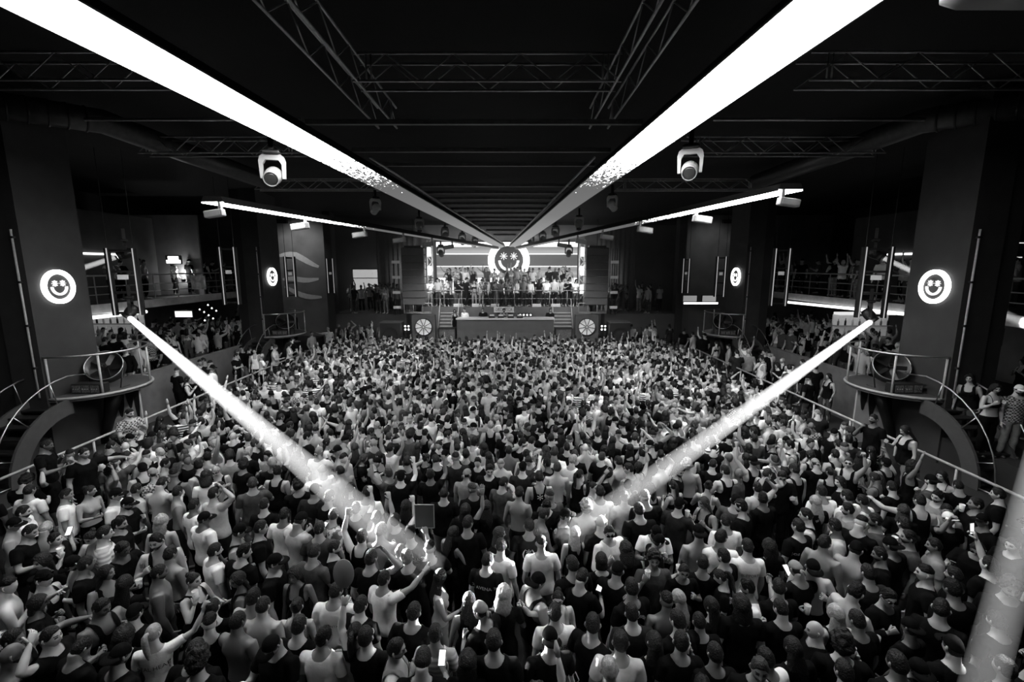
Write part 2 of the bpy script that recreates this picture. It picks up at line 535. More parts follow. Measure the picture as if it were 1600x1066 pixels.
# wall wash lamp behind the gallery guests on the left
e = empty('wall_lamp', (-14.9, 21.6, 4.55))
MB().lathe([(.05, 0), (.09, .05), (.10, .14)], n=14).build('shade', M_DARKMETAL, e, True)
MB().lathe([(.04, .10), (.07, .13), (.02, .15)], n=12).build('bulb', emission('lamp_bulb', 6), e, True)
tag(e, 'wall uplighter glowing behind the guests on the left gallery', 'lamp')
l = bpy.data.lights.new('lamp_glow', 'POINT'); l.energy = 45; l.shadow_soft_size = .1
lo = bpy.data.objects.new('lamp_glow', l); COL.objects.link(lo); lo.parent = e; lo.location = (0, 0, .35)
struct(MB().box((-18.4, 21.9, 3.95), (-14.2, 22.0, 7.6)), 'wall_gallery', M_WALL2, label='partition wall behind the left gallery')
# bottle shelves high on the right gallery
e = empty('wall_shelf', (17.5, 16.6, 5.1))
for k in range(3):
    MB().box((-1.0, 0, k * .50), (.95, .25, .03 + k * .50)).build('shelf', M_COUNTER, e)
    MB().box((.0, -.01, -.03 + k * .50), (.95, .01, .0 + k * .50)).build('light_strip', M_BARLIGHT, e)
MB().box((-1.05, .25, -.2), (1.0, .3, 1.7)).build('back_panel', M_DARKMETAL, e)
tag(e, 'lit three-tier bottle shelf high on the right gallery', 'shelf')
for k in range(3):
    for q in range(6):
        o = bpy.data.objects.new('bottle', bottle_me[2 if q % 2 else 1]); COL.objects.link(o)
        o.location = (16.6 + q * .17, 16.72, 5.13 + k * .50)
        tag(o, f'small bottle on the {("bottom", "middle", "top")[k]} tier of the right gallery shelf, {ORD(q + 1)} along', 'bottle', 'bottles on the right gallery shelf')

# ---------------- smiley rings on the pillars
M_NEON = emission('neon_white', 4.0)
M_NEONSOFT = emission('neon_soft', 1.5)
M_DISC = mat('logo_disc', .08, .5, vary=0)
def asterisk(mb, r, w, d, M):
    for k in range(4):
        mb.box((-w / 2, 0, -r), (w / 2, d, r), M=M @ Matrix.Rotation(math.radians(45 * k), 4, 'Y'))
def smiley(name, label, M, rad, open_ring=False, mat_=None, ring=.25):
    mat_ = mat_ or M_NEON
    e = empty(name)
    e.matrix_world = M
    k = rad
    disc = [(k * (1 - ring) * .98 * math.cos(2 * math.pi * j / 36), k * (1 - ring) * .98 * math.sin(2 * math.pi * j / 36)) for j in range(36)]
    MB().prism(disc, .03, M=Matrix.Translation((0, .03, 0))).build('disc', M_DISC, e)
    if open_ring:
        for a0 in (-52, 128):
            MB().ring(k * (1 - ring), k, .08, a0, a0 + 104, n=26).build('ring_arc', mat_, e)
    else:
        MB().ring(k * (1 - ring), k, .06, n=48).build('ring', mat_, e)
    for s in (-1, 1):
        m_ = MB()
        asterisk(m_, k * .18, k * .034, .03, Matrix.Translation((s * k * .24, 0, k * .20)))
        m_.build('asterisk_eye', M_NEONSOFT, e)
    MB().ring(k * .38, k * .51, .03, 180, 360, n=24, M=Matrix.Translation((0, 0, 0))).build('smile', M_NEONSOFT, e)
    return tag(e, label, 'sign')
for s in (-1, 1):
    sd = 'left' if s < 0 else 'right'
    RZ = Matrix.Rotation(math.radians(90 if s < 0 else -90), 4, 'Z')
    smiley('smiley_sign', f'glowing smiley ring sign with asterisk eyes on the near {sd} pillar', Matrix.Translation((s * (HALF - .07), 11.28 if s < 0 else 11.3, 4.79)) @ RZ, .41)
    smiley('smiley_sign', f'small glowing smiley ring sign on the far {sd} pillar', Matrix.Translation((s * (HALF - .07), 21.4, 4.79)) @ RZ, .41)
# ================================================================== ceiling rig
def cam_pt(xc, h, zc):
    """a point given across, above the lens and along the room, seen from the gallery"""
    # zc is depth along the optical axis for a point h above the lens
    y = (zc + h * ST) / CT
    return Vector((CAM.x + xc, y, CAM.z + h))

def strip_material():
    m = bpy.data.materials.new('led_strip')
    m.use_nodes = True
    nt = m.node_tree
    nt.nodes.clear()
    N = nt.nodes.new
    out, em = N('ShaderNodeOutputMaterial'), N('ShaderNodeEmission')
    tc, sep = N('ShaderNodeTexCoord'), N('ShaderNodeSeparateXYZ')
    nt.links.new(tc.outputs['Generated'], sep.inputs[0])
    # the LED mesh shows full white at the near end, breaks up into speckle and is dim grey towards the stage
    nz = N('ShaderNodeTexNoise'); nz.inputs['Scale'].default_value = 1.0; nz.inputs['Detail'].default_value = 6; nz.inputs['Roughness'].default_value = .75
    mp = N('ShaderNodeMapping'); mp.inputs['Scale'].default_value = (16, 7, 16)
    nt.links.new(tc.outputs['Object'], mp.inputs[0]); nt.links.new(mp.outputs[0], nz.inputs['Vector'])
    mr = N('ShaderNodeMapRange'); mr.inputs[1].default_value = .16; mr.inputs[2].default_value = .50; mr.inputs[3].default_value = 1.0; mr.inputs[4].default_value = 0.0
    nt.links.new(sep.outputs['Y'], mr.inputs[0])
    ad = N('ShaderNodeMath'); ad.operation = 'ADD'
    ml = N('ShaderNodeMath'); ml.operation = 'MULTIPLY_ADD'; ml.inputs[1].default_value = 1.6; ml.inputs[2].default_value = -.8
    nt.links.new(nz.outputs['Fac'], ml.inputs[0])
    nt.links.new(mr.outputs[0], ad.inputs[0]); nt.links.new(ml.outputs[0], ad.inputs[1])
    lit = N('ShaderNodeMapRange'); lit.inputs[1].default_value = .42; lit.inputs[2].default_value = .60; lit.inputs[3].default_value = 0.0; lit.inputs[4].default_value = 1.0
    nt.links.new(ad.outputs[0], lit.inputs[0])
    dim = N('ShaderNodeValToRGB')
    dim.color_ramp.elements[0].position = .2; dim.color_ramp.elements[0].color = (.10, .10, .10, 1)
    dim.color_ramp.elements[1].position = 1.0; dim.color_ramp.elements[1].color = (.50, .50, .50, 1)
    e2 = dim.color_ramp.elements.new(.6); e2.color = (.20, .20, .20, 1)
    nt.links.new(sep.outputs['Y'], dim.inputs[0])
    mul = N('ShaderNodeMath'); mul.operation = 'MULTIPLY_ADD'; mul.inputs[1].default_value = STRIP_POWER
    nt.links.new(lit.outputs[0], mul.inputs[0]); nt.links.new(dim.outputs['Color'], mul.inputs[2])
    nt.links.new(mul.outputs[0], em.inputs['Strength'])
    nt.links.new(em.outputs[0], out.inputs[0])
    return m
M_STRIP = strip_material()
M_STRIP2 = M_STRIP.copy(); M_STRIP2.name = 'led_strip_short'
for n_ in M_STRIP2.node_tree.nodes:
    if n_.type == 'MAP_RANGE' and abs(n_.inputs[1].default_value - .16) < 1e-4:
        n_.inputs[1].default_value, n_.inputs[2].default_value = .0, .42

def beam_box(name, a, b, width, thick, m_face, label, cross=None):
    """a light box between two centre points: dark housing and a luminous face below"""
    a, b = Vector(a), Vector(b)
    mid = (a + b) / 2
    e = empty(name, mid)
    d = b - a
    ax = Vector((1, 0, 0))
    up = Vector((0, 0, 1))
    wa, wb = width if isinstance(width, tuple) else (width, width)
    n = 1
    P = lambda q, w, k, z: q - mid + ax * (w / 2 * k) + up * z
    f = MB()
    f.add([P(a, wa, -1, 0), P(a, wa, 1, 0), P(b, wb, 1, 0), P(b, wb, -1, 0), P(a, wa, -1, .03), P(a, wa, 1, .03), P(b, wb, 1, .03), P(b, wb, -1, .03)],
          [(3, 2, 1, 0), (4, 5, 6, 7), (0, 1, 5, 4), (1, 2, 6, 5), (2, 3, 7, 6), (3, 0, 4, 7)])
    f.build('luminous_face', m_face, e)
    h = MB()
    h.add([P(a, wa * 1.06, -1, .031), P(a, wa * 1.06, 1, .031), P(b, wb * 1.06, 1, .031), P(b, wb * 1.06, -1, .031), P(a, wa * .8, -1, thick), P(a, wa * .8, 1, thick), P(b, wb * .8, 1, thick), P(b, wb * .8, -1, thick)],
          [(3, 2, 1, 0), (4, 5, 6, 7), (0, 1, 5, 4), (1, 2, 6, 5), (2, 3, 7, 6), (3, 0, 4, 7)])
    h.build('housing', M_DARKMETAL, e)
    for k in (-1, 1):
        MB().tube([P(a, wa * 1.06, k, .02), P(b, wb * 1.06, k, .02)], .02, n=6).build('edge_trim', M_DARKMETAL, e)
    return tag(e, label, 'light')
# main strips run together over the stage; the near ends are out of the frame behind the lens
def along(n_, f_, zc):
    t = (zc - n_[2]) / (f_[2] - n_[2])
    return tuple(a + (b - a) * t for a, b in zip(n_, f_))
LN, LF = (-5.32, 2.90, 5.15), (-.70, 1.12, 28.0)
RN, RF = (3.62, 2.90, 5.15), (.10, 1.12, 28.0)
def strip_pt(side, zc):
    return along(*( (LN, LF) if side < 0 else (RN, RF) ), zc)
for s, nme in ((-1, 'left'), (1, 'right')):
    a, b = strip_pt(s, 2.6), strip_pt(s, 28.0)
    beam_box('led_ceiling_strip', cam_pt(*a), cam_pt(*b), (1.0, .55), .22, M_STRIP, f'wide LED ceiling strip running from upper {nme} to above the stage')
ON, OF = (-7.15, 1.47, 11.0), (-.95, .98, 28.0)
PN, PF = (6.05, 1.60, 10.0), (.35, .98, 28.0)
def outer_pt(side, zc):
    return along(*((ON, OF) if side < 0 else (PN, PF)), zc)
for s, nme in ((-1, 'left'), (1, 'right')):
    a, b = outer_pt(s, 11.0 if s < 0 else 10.0), outer_pt(s, 28.0)
    beam_box('led_side_strip', cam_pt(*a), cam_pt(*b), (.52, .34), .16, M_STRIP2, f'narrow LED strip with bright blunt end on the {nme} side')

# trusses: four chords and zigzag braces, each bar its own part
def truss(name, a, b, w, h, bays, label, r=.022, m=None):
    a, b = Vector(a), Vector(b)
    m = m or M_TRUSS
    e = empty(name, a)
    d = (b - a)
    L = d.length
    t = d.normalized()
    sdir = Vector((0, 0, 1)).cross(t).normalized()
    C = lambda u, i, j: t * u + sdir * (w * (i - .5)) + Vector((0, 0, h * j))
    for i in (0, 1):
        for j in (0, 1):
            MB().tube([C(0, i, j), C(L, i, j)], r, n=8).build('chord', m, e, True)
    for k in range(bays):
        u0, u1 = L * k / bays, L * (k + 1) / bays
        for i in (0, 1):
            q = [C(u0, i, k % 2), C(u1, i, 1 - k % 2)]
            MB().tube(q, r * .5, n=6).build('brace', m, e, True)
    for u in (L * .06, L * .94):
        for dd in (-.04, .04):
            MB().tube([C(u + dd, 0, 0), C(u + dd, 0, 1)], r * .7, n=6).build('upright', m, e, True)
    return tag(e, label, 'truss')
tz = 8.3
truss('lighting_truss', cam_pt(-2.62, 3.0, 7.8), cam_pt(1.80, 3.0, 7.8), .42, .42, 8, 'cross truss between the two main strips at the top centre')
truss('lighting_truss', cam_pt(-2.75, 3.0, 3.2), cam_pt(-2.75, 3.0, 10.2), .40, .42, 12, 'truss running lengthwise inside the left main strip')
truss('lighting_truss', cam_pt(1.92, 3.0, 3.2), cam_pt(1.92, 3.0, 10.2), .40, .42, 12, 'truss running lengthwise inside the right main strip')
truss('lighting_truss', cam_pt(-10.2, 3.02, 7.8), cam_pt(-5.3, 3.02, 7.8), .42, .42, 9, 'near cross truss outside the left main strip')
truss('lighting_truss', cam_pt(4.9, 3.02, 7.8), cam_pt(10.2, 3.02, 7.8), .42, .42, 9, 'near cross truss outside the right main strip')
truss('lighting_truss', cam_pt(-9.9, 2.95, 12.4), cam_pt(-5.6, 2.95, 12.4), .40, .40, 9, 'second cross truss left of the left main strip')
truss('lighting_truss', cam_pt(4.6, 2.95, 12.4), cam_pt(9.9, 2.95, 12.4), .40, .40, 10, 'second cross truss right of the right main strip')
truss('lighting_truss', cam_pt(-9.4, 2.75, 17.0), cam_pt(-4.6, 2.75, 17.0), .38, .36, 10, 'far cross truss left of the left main strip')
truss('lighting_truss', cam_pt(3.8, 2.75, 17.0), cam_pt(9.0, 2.75, 17.0), .38, .36, 10, 'far cross truss right of the right main strip')
# thin pipes across the ceiling
for k, (x0, x1, zc, hh, nme) in enumerate(((-8.9, -4.4, 9.6, 3.0, 'left'), (4.2, 8.6, 9.6, 3.0, 'right'))):
    o = MB().tube([cam_pt(x0, hh, zc) - cam_pt(x0, hh, zc), cam_pt(x1, hh, zc) - cam_pt(x0, hh, zc)], .03, n=8).build('ceiling_pipe', M_TRUSS, None, True)
    o.location = cam_pt(x0, hh, zc)
    tag(o, f'thin steel pipe across the ceiling {nme} of the main strip', 'pipe')
# cross beams between the two strips, closer and closer towards the stage
n_beam = 0
for yi in (195, 238, 260, 292, 303, 312, 320, 328, 335, 342, 348, 354, 361, 368):
    lo_, hi_ = 5.0, 28.0
    for _ in range(40):                      # find where the canopy plane crosses this height
        zc = (lo_ + hi_) / 2
        h = 3.05 + (1.30 - 3.05) * (zc - 5.15) / 22.85
        if 415 - h / (zc * .001371) < yi: lo_ = zc
        else: hi_ = zc
    xa, xb = strip_pt(-1, zc)[0] + .45, strip_pt(1, zc)[0] - .45
    a, b = cam_pt(xa, h, zc), cam_pt(xb, h, zc)
    n_beam += 1
    o = MB().box((0, -.05, 0), (b.x - a.x, .05, .09)).build('ceiling_beam', mat('beam_grey', .10, .5, vary=.2), None)
    o.location = a
    o['kind'] = 'structure'
    o['label'] = f'{ORD(n_beam)} ceiling cross beam between the main strips'
# two track rails along the inside of the strips
for s, nme in ((-1, 'left'), (1, 'right')):
    p0, p1 = strip_pt(s, 11), strip_pt(s, 27)
    a, b = cam_pt(p0[0] - s * .75, p0[1] + .1, 11), cam_pt(p1[0] - s * .32, p1[1] + .12, 27)
    o = MB().tube([(0, 0, 0), b - a], .03, n=8).build('ceiling_track', M_TRUSS, None, True)
    o.location = a
    tag(o, f'thin ceiling track along the inner side of the {nme} strip', 'track')
# air ducts at the sides
for s, nme in ((-1, 'left'), (1, 'right')):
    pts = [at_depth(800 + s * 830, 160, 9.5), at_depth(800 + s * 640, 190, 11), at_depth(800 + s * 520, 235, 13), at_depth(800 + s * 380, 285, 17)]
    e = empty('air_duct', pts[0])
    P = [p - pts[0] for p in pts]
    MB().tube(P, .28, n=16).build('duct', mat('duct_grey', .06, .4, .3, vary=.2), e, True)
    for k in range(1, 6):
        q = P[0].lerp(P[1], k / 6)
        t = (P[1] - P[0]).normalized()
        MB().tube([q - t * .02, q + t * .02], .30, n=16).build('duct_band', M_DARKMETAL, e, True)
    tag(e, f'round ventilation duct slanting under the ceiling on the {nme}', 'duct')
# grey projector at the top right corner
e = empty('projector', at_depth(1585, -12, 4.2))
MB().box((-.42, -.3, -.02), (.5, .35, .30), bevel=.09).build('body', mat('projector_grey', .10, .4, vary=.1), e, True)
MB().box((-.425, -.12, .10), (-.41, .12, .24)).build('vent_panel', mat('vent_pale', .6, .4, vary=0), e)
MB().tube([(0, 0, .28), (0, 0, 1.1)], .03, n=8).build('mount_pole', M_DARKMETAL, e)
tag(e, 'grey rounded projector cut off by the top right corner', 'projector')

# ---------------- moving heads: clamp, base, yoke, head, lens
M_SHELL = mat('fixture_shell', .26, .4, vary=.06)
M_SHELL_LIT = mat('fixture_white', .80, .4, vary=.05)  # same shell made paler, painting in light on the far heads
M_LENS = mat('lens_dark', .03, .08, vary=0)
def moving_head(p, yaw, tilt, label, k=1.0, light=None, group='moving head lights under the ceiling', shell=None, lens=None):
    sh = shell or M_SHELL
    e = empty('moving_head_light', p, math.radians(yaw))
    MB().box((-.05 * k, -.05 * k, .0), (.05 * k, .05 * k, .40 * k)).build('clamp', M_DARKMETAL, e)
    MB().box((-.17 * k, -.12 * k, -.08 * k), (.17 * k, .12 * k, .02 * k), bevel=.03 * k).build('base', M_DARKMETAL, e)
    y = MB()
    ol = [(-.24, -.12), (-.18, -.07), (.18, -.07), (.24, -.12), (.27, -.22), (.25, -.58), (.19, -.58), (.19, -.28), (.13, -.19), (-.13, -.19), (-.19, -.28), (-.19, -.58), (-.25, -.58), (-.27, -.22)]
    ol = [(a * k, b * k) for a, b in ol]
    # yoke as three convex pieces so that the caps stay flat
    y.prism([ol[12], ol[13], ol[0], ol[1], ol[9], ol[10], ol[11]][::-1], .09 * k, M=Matrix.Translation((0, -.045 * k, 0)))
    y.prism([ol[5], ol[6], ol[7], ol[8], ol[2], ol[3], ol[4]], .09 * k, M=Matrix.Translation((0, -.045 * k, 0)))
    y.prism([ol[1], ol[2], ol[8], ol[9]], .09 * k, M=Matrix.Translation((0, -.045 * k, 0)))
    y.build('yoke', sh, e)
    T = Matrix.Translation((0, 0, -.52 * k)) @ Matrix.Rotation(math.radians(tilt), 4, 'X')
    prof = [(.05, .24), (.13, .22), (.175, .12), (.18, .0), (.17, -.12), (.165, -.13), (.150, -.14), (.150, -.20), (.162, -.205), (.162, -.27), (.14, -.275), (.138, -.26)]
    MB().lathe([(r * k, z * k) for r, z in prof], n=22, M=T).build('head', sh, e, True)
    MB().lathe([(.138 * k, -.262 * k), (.10 * k, -.272 * k), (.03 * k, -.277 * k)], n=20, M=T).build('lens', lens or M_LENS, e, True)
    tag(e, label, 'light', group)
    if light:
        l = bpy.data.lights.new('head_lamp', 'SPOT')
        l.energy, l.spot_size, l.spot_blend, l.shadow_soft_size = light[0], math.radians(light[1]), .6, .12
        lo = bpy.data.objects.new('head_lamp', l)
        COL.objects.link(lo)
        lo.parent = e
        lo.matrix_local = T @ Matrix.Translation((0, 0, -.32 * k))
    return e
for s, zc, px, py, yaw, tilt, nm in ((-1, 10.0, 424, 236, 14, -66, 'near one left of the left strip'), (1, 10.0, 1080, 227, -22, -66, 'near one right of the right strip')):
    moving_head(at_depth(px, py, zc), yaw, tilt, f'white moving head light, {nm}', 1.0)
for px, py, zc, yaw, tilt, nm in ((586, 308, 17.0, 40, 60, 'second along the left strip'), (957, 303, 17.0, -40, 60, 'second along the right strip'),
                              (655, 340, 20.5, 10, -35, 'third along the left strip'), (905, 337, 20.5, -10, -35, 'third along the right strip'),
                              (695, 355, 23, 30, 60, 'fourth along the left strip'), (868, 353, 23, -30, 60, 'fourth along the right strip'),
                              (722, 364, 25, 20, -40, 'fifth along the left strip'), (848, 362, 25, -20, -40, 'fifth along the right strip'),
                              (742, 370, 26.3, 40, 50, 'last along the left strip'), (830, 368, 26.3, -40, 50, 'last along the right strip')):
    moving_head(at_depth(px, py, zc), yaw, tilt, f'small white moving head light, {nm}', .8, shell=M_SHELL_LIT)
# box floodlights on brackets under the outer strips
def flood(p, s, label, k=1.0, rz=0.0):
    e = empty('box_floodlight', p, rz)
    MB().box((-.24 * k, -.10 * k, -.34 * k), (.24 * k, .10 * k, -.16 * k), M=Matrix.Rotation(math.radians(-8 * s), 4, 'Y'), bevel=.015).build('housing', M_SHELL, e)
    MB().box((s * .20 * k - .03, -.05, -.28 * k), (s * .20 * k + .03, .05, .05)).build('bracket', M_SHELL, e)
    MB().box((-.20 * k, -.112 * k, -.31 * k), (.20 * k, -.10 * k, -.19 * k), M=Matrix.Rotation(math.radians(-8 * s), 4, 'Y')).build('front_glass', mat('flood_glass', .35, .2, vary=.1), e)
    l = bpy.data.lights.new('flood_lamp', 'SPOT')
    l.energy, l.spot_size, l.spot_blend, l.shadow_soft_size = FLOOD, math.radians(125), .8, .15
    lo = bpy.data.objects.new('flood_lamp', l)
    COL.objects.link(lo)
    lo.parent = e
    lo.location = (0, -.1, -.42 * k)
    lo.rotation_euler = (math.radians(18), 0, 0)
    return tag(e, label, 'light', 'box floodlights under the side strips')
for s, lst in ((-1, (302, 466, 560, 622, 668, 700)), (1, (1263, 1100, 1010, 950, 910, 880))):
    for k, px in enumerate(lst):
        lo_, hi_ = (11.0, 28.0) if s < 0 else (10.0, 28.0)
        for _ in range(40):
            zc = (lo_ + hi_) / 2
            q = 800 + F_PX * outer_pt(s, zc)[0] / zc
            if (q < px) == (s < 0): lo_ = zc
            else: hi_ = zc
        o_ = outer_pt(s, zc)
        flood(cam_pt(o_[0], o_[1] - .02, zc), -s, f'white box floodlight on bracket, {ORD(k + 1)} under the {"left" if s < 0 else "right"} side strip', 1.0 if k else .9)

# ---------------- hanging light columns: two neon tubes on a dark frame, a moving head with a beam below
M_NEONTUBE = emission('neon_tube', .45)
M_PLATE = mat('white_plate', .75, .5, emit=.15, vary=0)
def light_column(x, y, z0, hgt, label, rz=0.0, gap=.52):
    e = empty('light_column', (x, y, z0), rz)
    MB().box((-gap / 2 - .08, .02, .0), (-gap / 2 + .04, .12, hgt)).build('frame_post', M_DARKMETAL, e)
    MB().box((gap / 2 - .04, .02, .0), (gap / 2 + .08, .12, hgt)).build('frame_post', M_DARKMETAL, e)
    for k in range(4):
        z = hgt * (.02 + .31 * k)
        MB().box((-gap / 2, .03, z), (gap / 2, .10, z + .06)).build('crossbar', M_DARKMETAL, e)
    for q in (-1, 1):
        MB().tube([(q * gap / 2, 0, .0), (q * gap / 2, 0, hgt)], .015, n=8).build('neon_tube', M_NEONTUBE, e, True)
        MB().tube([(q * gap / 2, .07, hgt), (q * gap / 2, .07, 8.4 - z0)], .008, n=5).build('cable', M_DARKMETAL, e)
    MB().box((-gap * .2, -.02, hgt * .54), (gap * .2, .03, hgt * .54 + .13)).build('plate', M_PLATE, e)
    return tag(e, label, 'light', 'hanging neon light columns')
COLS = []
for s in (-1, 1):
    sd = 'left' if s < 0 else 'right'
    for k, (px, zc, y0, y1, gap) in enumerate((((200, 13.0, 493, 390, .62), (362, 17.0, 476, 388, .46), (456, 21.0, 464, 402, .34), (518, 25.5, 458, 405, .30)) if s < 0 else ((1361, 13.0, 497, 388, .62), (1216, 17.0, 478, 390, .46), (1124, 21.0, 464, 402, .34), (1070, 25.5, 458, 405, .30)))):
        a, b = at_depth(px, y0, zc), at_depth(px, y1, zc)
        light_column(a.x, a.y, a.z, (b - a).length, f'hanging pair of neon tubes, {("nearest", "second", "third", "farthest")[k]} on the {sd} side', math.radians(-12 * s), gap)
        COLS.append((s, k, a.copy()))
for s, zc, px, py, yaw in ((-1, 13.0, 203, 470, -60), (1, 13.0, 1360, 476, 60)):
    moving_head(at_depth(px, py, zc) + Vector((0, .0, .12)), yaw, -40, f'dark moving head throwing the long {"left" if s < 0 else "right"} beam', .8, None, 'beam moving heads', M_DARKMETAL, emission('beam_lens', 12))

# ---------------- light beams in the haze: local haze lit by a collimated lamp
M_HAZE = bpy.data.materials.new('beam_haze')
M_HAZE.use_nodes = True
M_HAZE.cycles.volume_sampling = 'EQUIANGULAR'
nt = M_HAZE.node_tree
nt.nodes.clear()
out, vs_ = nt.nodes.new('ShaderNodeOutputMaterial'), nt.nodes.new('ShaderNodeVolumeScatter')
vs_.inputs['Density'].default_value = .05
vs_.inputs['Color'].default_value = (1, 1, 1, 1)
vs_.inputs['Anisotropy'].default_value = 0.0
nt.links.new(vs_.outputs[0], out.inputs['Volume'])
M_HAZE2 = M_HAZE.copy(); M_HAZE2.name = 'beam_haze_dense'
M_HAZE2.node_tree.nodes['Volume Scatter'].inputs['Density'].default_value = .16
def beam(src, dst, r0, r1, power, label, spread=4.2, haze=None):
    src, dst = Vector(src), Vector(dst)
    d = (dst - src)
    L = d.length
    q = d.to_track_quat('-Z', 'Y')
    e = MB()
    n = 24
    prof = [(r0, 0), (r1, -L)]
    o = MB().lathe([(r0 * 1.05, -.02), (r1 * 1.05, -L)], n=n).build('light_beam', haze or M_HAZE, None, True)
    o.location = src
    o.rotation_mode = 'QUATERNION'
    o.rotation_quaternion = q
    tag(o, label, 'light beam', kind='stuff')
    l = bpy.data.lights.new('beam_lamp', 'AREA')
    l.shape = 'DISK'
    l.size = r0 * 2
    l.energy = power * BEAM
    l.spread = math.radians(spread)
    lo = bpy.data.objects.new('beam_lamp', l)
    COL.objects.link(lo)
    lo.location = src
    lo.rotation_mode = 'QUATERNION'
    lo.rotation_quaternion = q
    return o
def through(a, b, k=1.10):
    return a + (b - a) * k
BEAMS = [
    (at_depth(203, 497, 12.9), through(at_depth(203, 497, 12.9), at_height(592, 826, 1.66)), .070, .235, 85, 'bright light beam slanting from the left hanging column into the crowd'),
    (at_depth(1360, 503, 12.9), through(at_depth(1360, 503, 12.9), at_height(958, 792, 1.64)), .070, .20, 75, 'bright light beam slanting from the right hanging column into the crowd'),
    (at_depth(1760, 240, 5.6), at_height(1518, 1130, 1.2), .125, .150, 14, 'broad light beam falling through the lower right corner', 4.2, M_HAZE2),
    (at_depth(181, 402, 13.6), at_depth(-28, 470, 12.0), .07, .14, 14, 'short beam crossing behind the near left pillar'),
    (at_depth(1380, 403, 13.6), at_depth(1628, 519, 12.0), .07, .14, 14, 'short beam crossing behind the near right pillar'),
]
for b in BEAMS:
    beam(*b)
for k, nm in ((2, 'dark moving head throwing the broad lower right beam'), (3, 'dark moving head of the short beam behind the left pillar'), (4, 'dark moving head of the short beam behind the right pillar')):
    src, d = Vector(BEAMS[k][0]), (Vector(BEAMS[k][1]) - Vector(BEAMS[k][0])).normalized()
    yaw = math.degrees(math.atan2(d.x, -d.y))
    tilt = -math.degrees(math.acos(max(-1, min(1, -d.z))))
    moving_head(src - d * .26 + Vector((0, 0, .52 * .8)), yaw, tilt, nm, .8, None, 'beam moving heads', M_DARKMETAL, emission('beam_lens', 12))
# ================================================================== the stage
M_STAGE = mat('stage_black', .09, .6, vary=.2, scale=3)  # stage black lightened, haze put into the colour
M_STAGE2 = mat('stage_grey', .10, .6, vary=.2, scale=3)
M_CURTAIN = mat('curtain_dark', .20, .9, vary=.2, scale=6)  # curtain paled to paint in the haze around the stage
SY = 24.9
struct(MB().box((-6.3, SY, 0), (6.3, 30.3, 1.30)), 'stage_deck', M_STAGE, label='low stage platform at the head of the room')
struct(MB().box((-4.9, 26.75, 1.30), (4.9, 30.3, 2.92)), 'stage_upper', M_STAGE2, label='raised guest deck behind the disc jockey')
struct(MB().box((-4.9, 28.2, 2.92), (4.9, 30.3, 3.55)), 'stage_back_tier', M_STAGE2, label='back tier of the guest deck under the screen')
# booth
e = empty('dj_booth', (0, SY + .15, 1.30))
MB().box((-2.65, 0, -.05), (2.65, .08, 1.08)).build('front_panel', M_STAGE2, e)
MB().box((-2.7, -.06, 1.08), (2.7, .85, 1.14)).build('table_top', mat('booth_top', .7, .4, vary=.05), e)
for k in range(2):
    MB().box((-2.65 + k * 5.2, .05, -.05), (-2.55 + k * 5.2, .80, 1.08)).build('side_panel', M_STAGE, e)
tag(e, 'long dark booth front with bright table edge at stage centre', 'booth')
for k, x in enumerate((-.75, -.25, .30, .80)):
    q = empty('media_player', (x, SY + .55, 2.44))
    MB().box((-.17, -.2, 0), (.17, .2, .09), bevel=.01).build('case', M_DARKMETAL, q)
    MB().lathe([(.10, .09), (.10, .11), (.02, .115)], n=16, M=Matrix.Translation((0, -.05, 0))).build('jog_wheel', M_SHELL, q)
    MB().box((-.12, .1, .09), (.12, .19, .15)).build('display', mat('player_display', .1, .3, emit=.5, vary=0), q)
    tag(q, f'black deck unit with round jog wheel on the booth, {ORD(k + 1)} from left', 'music player', 'deck units on the booth')
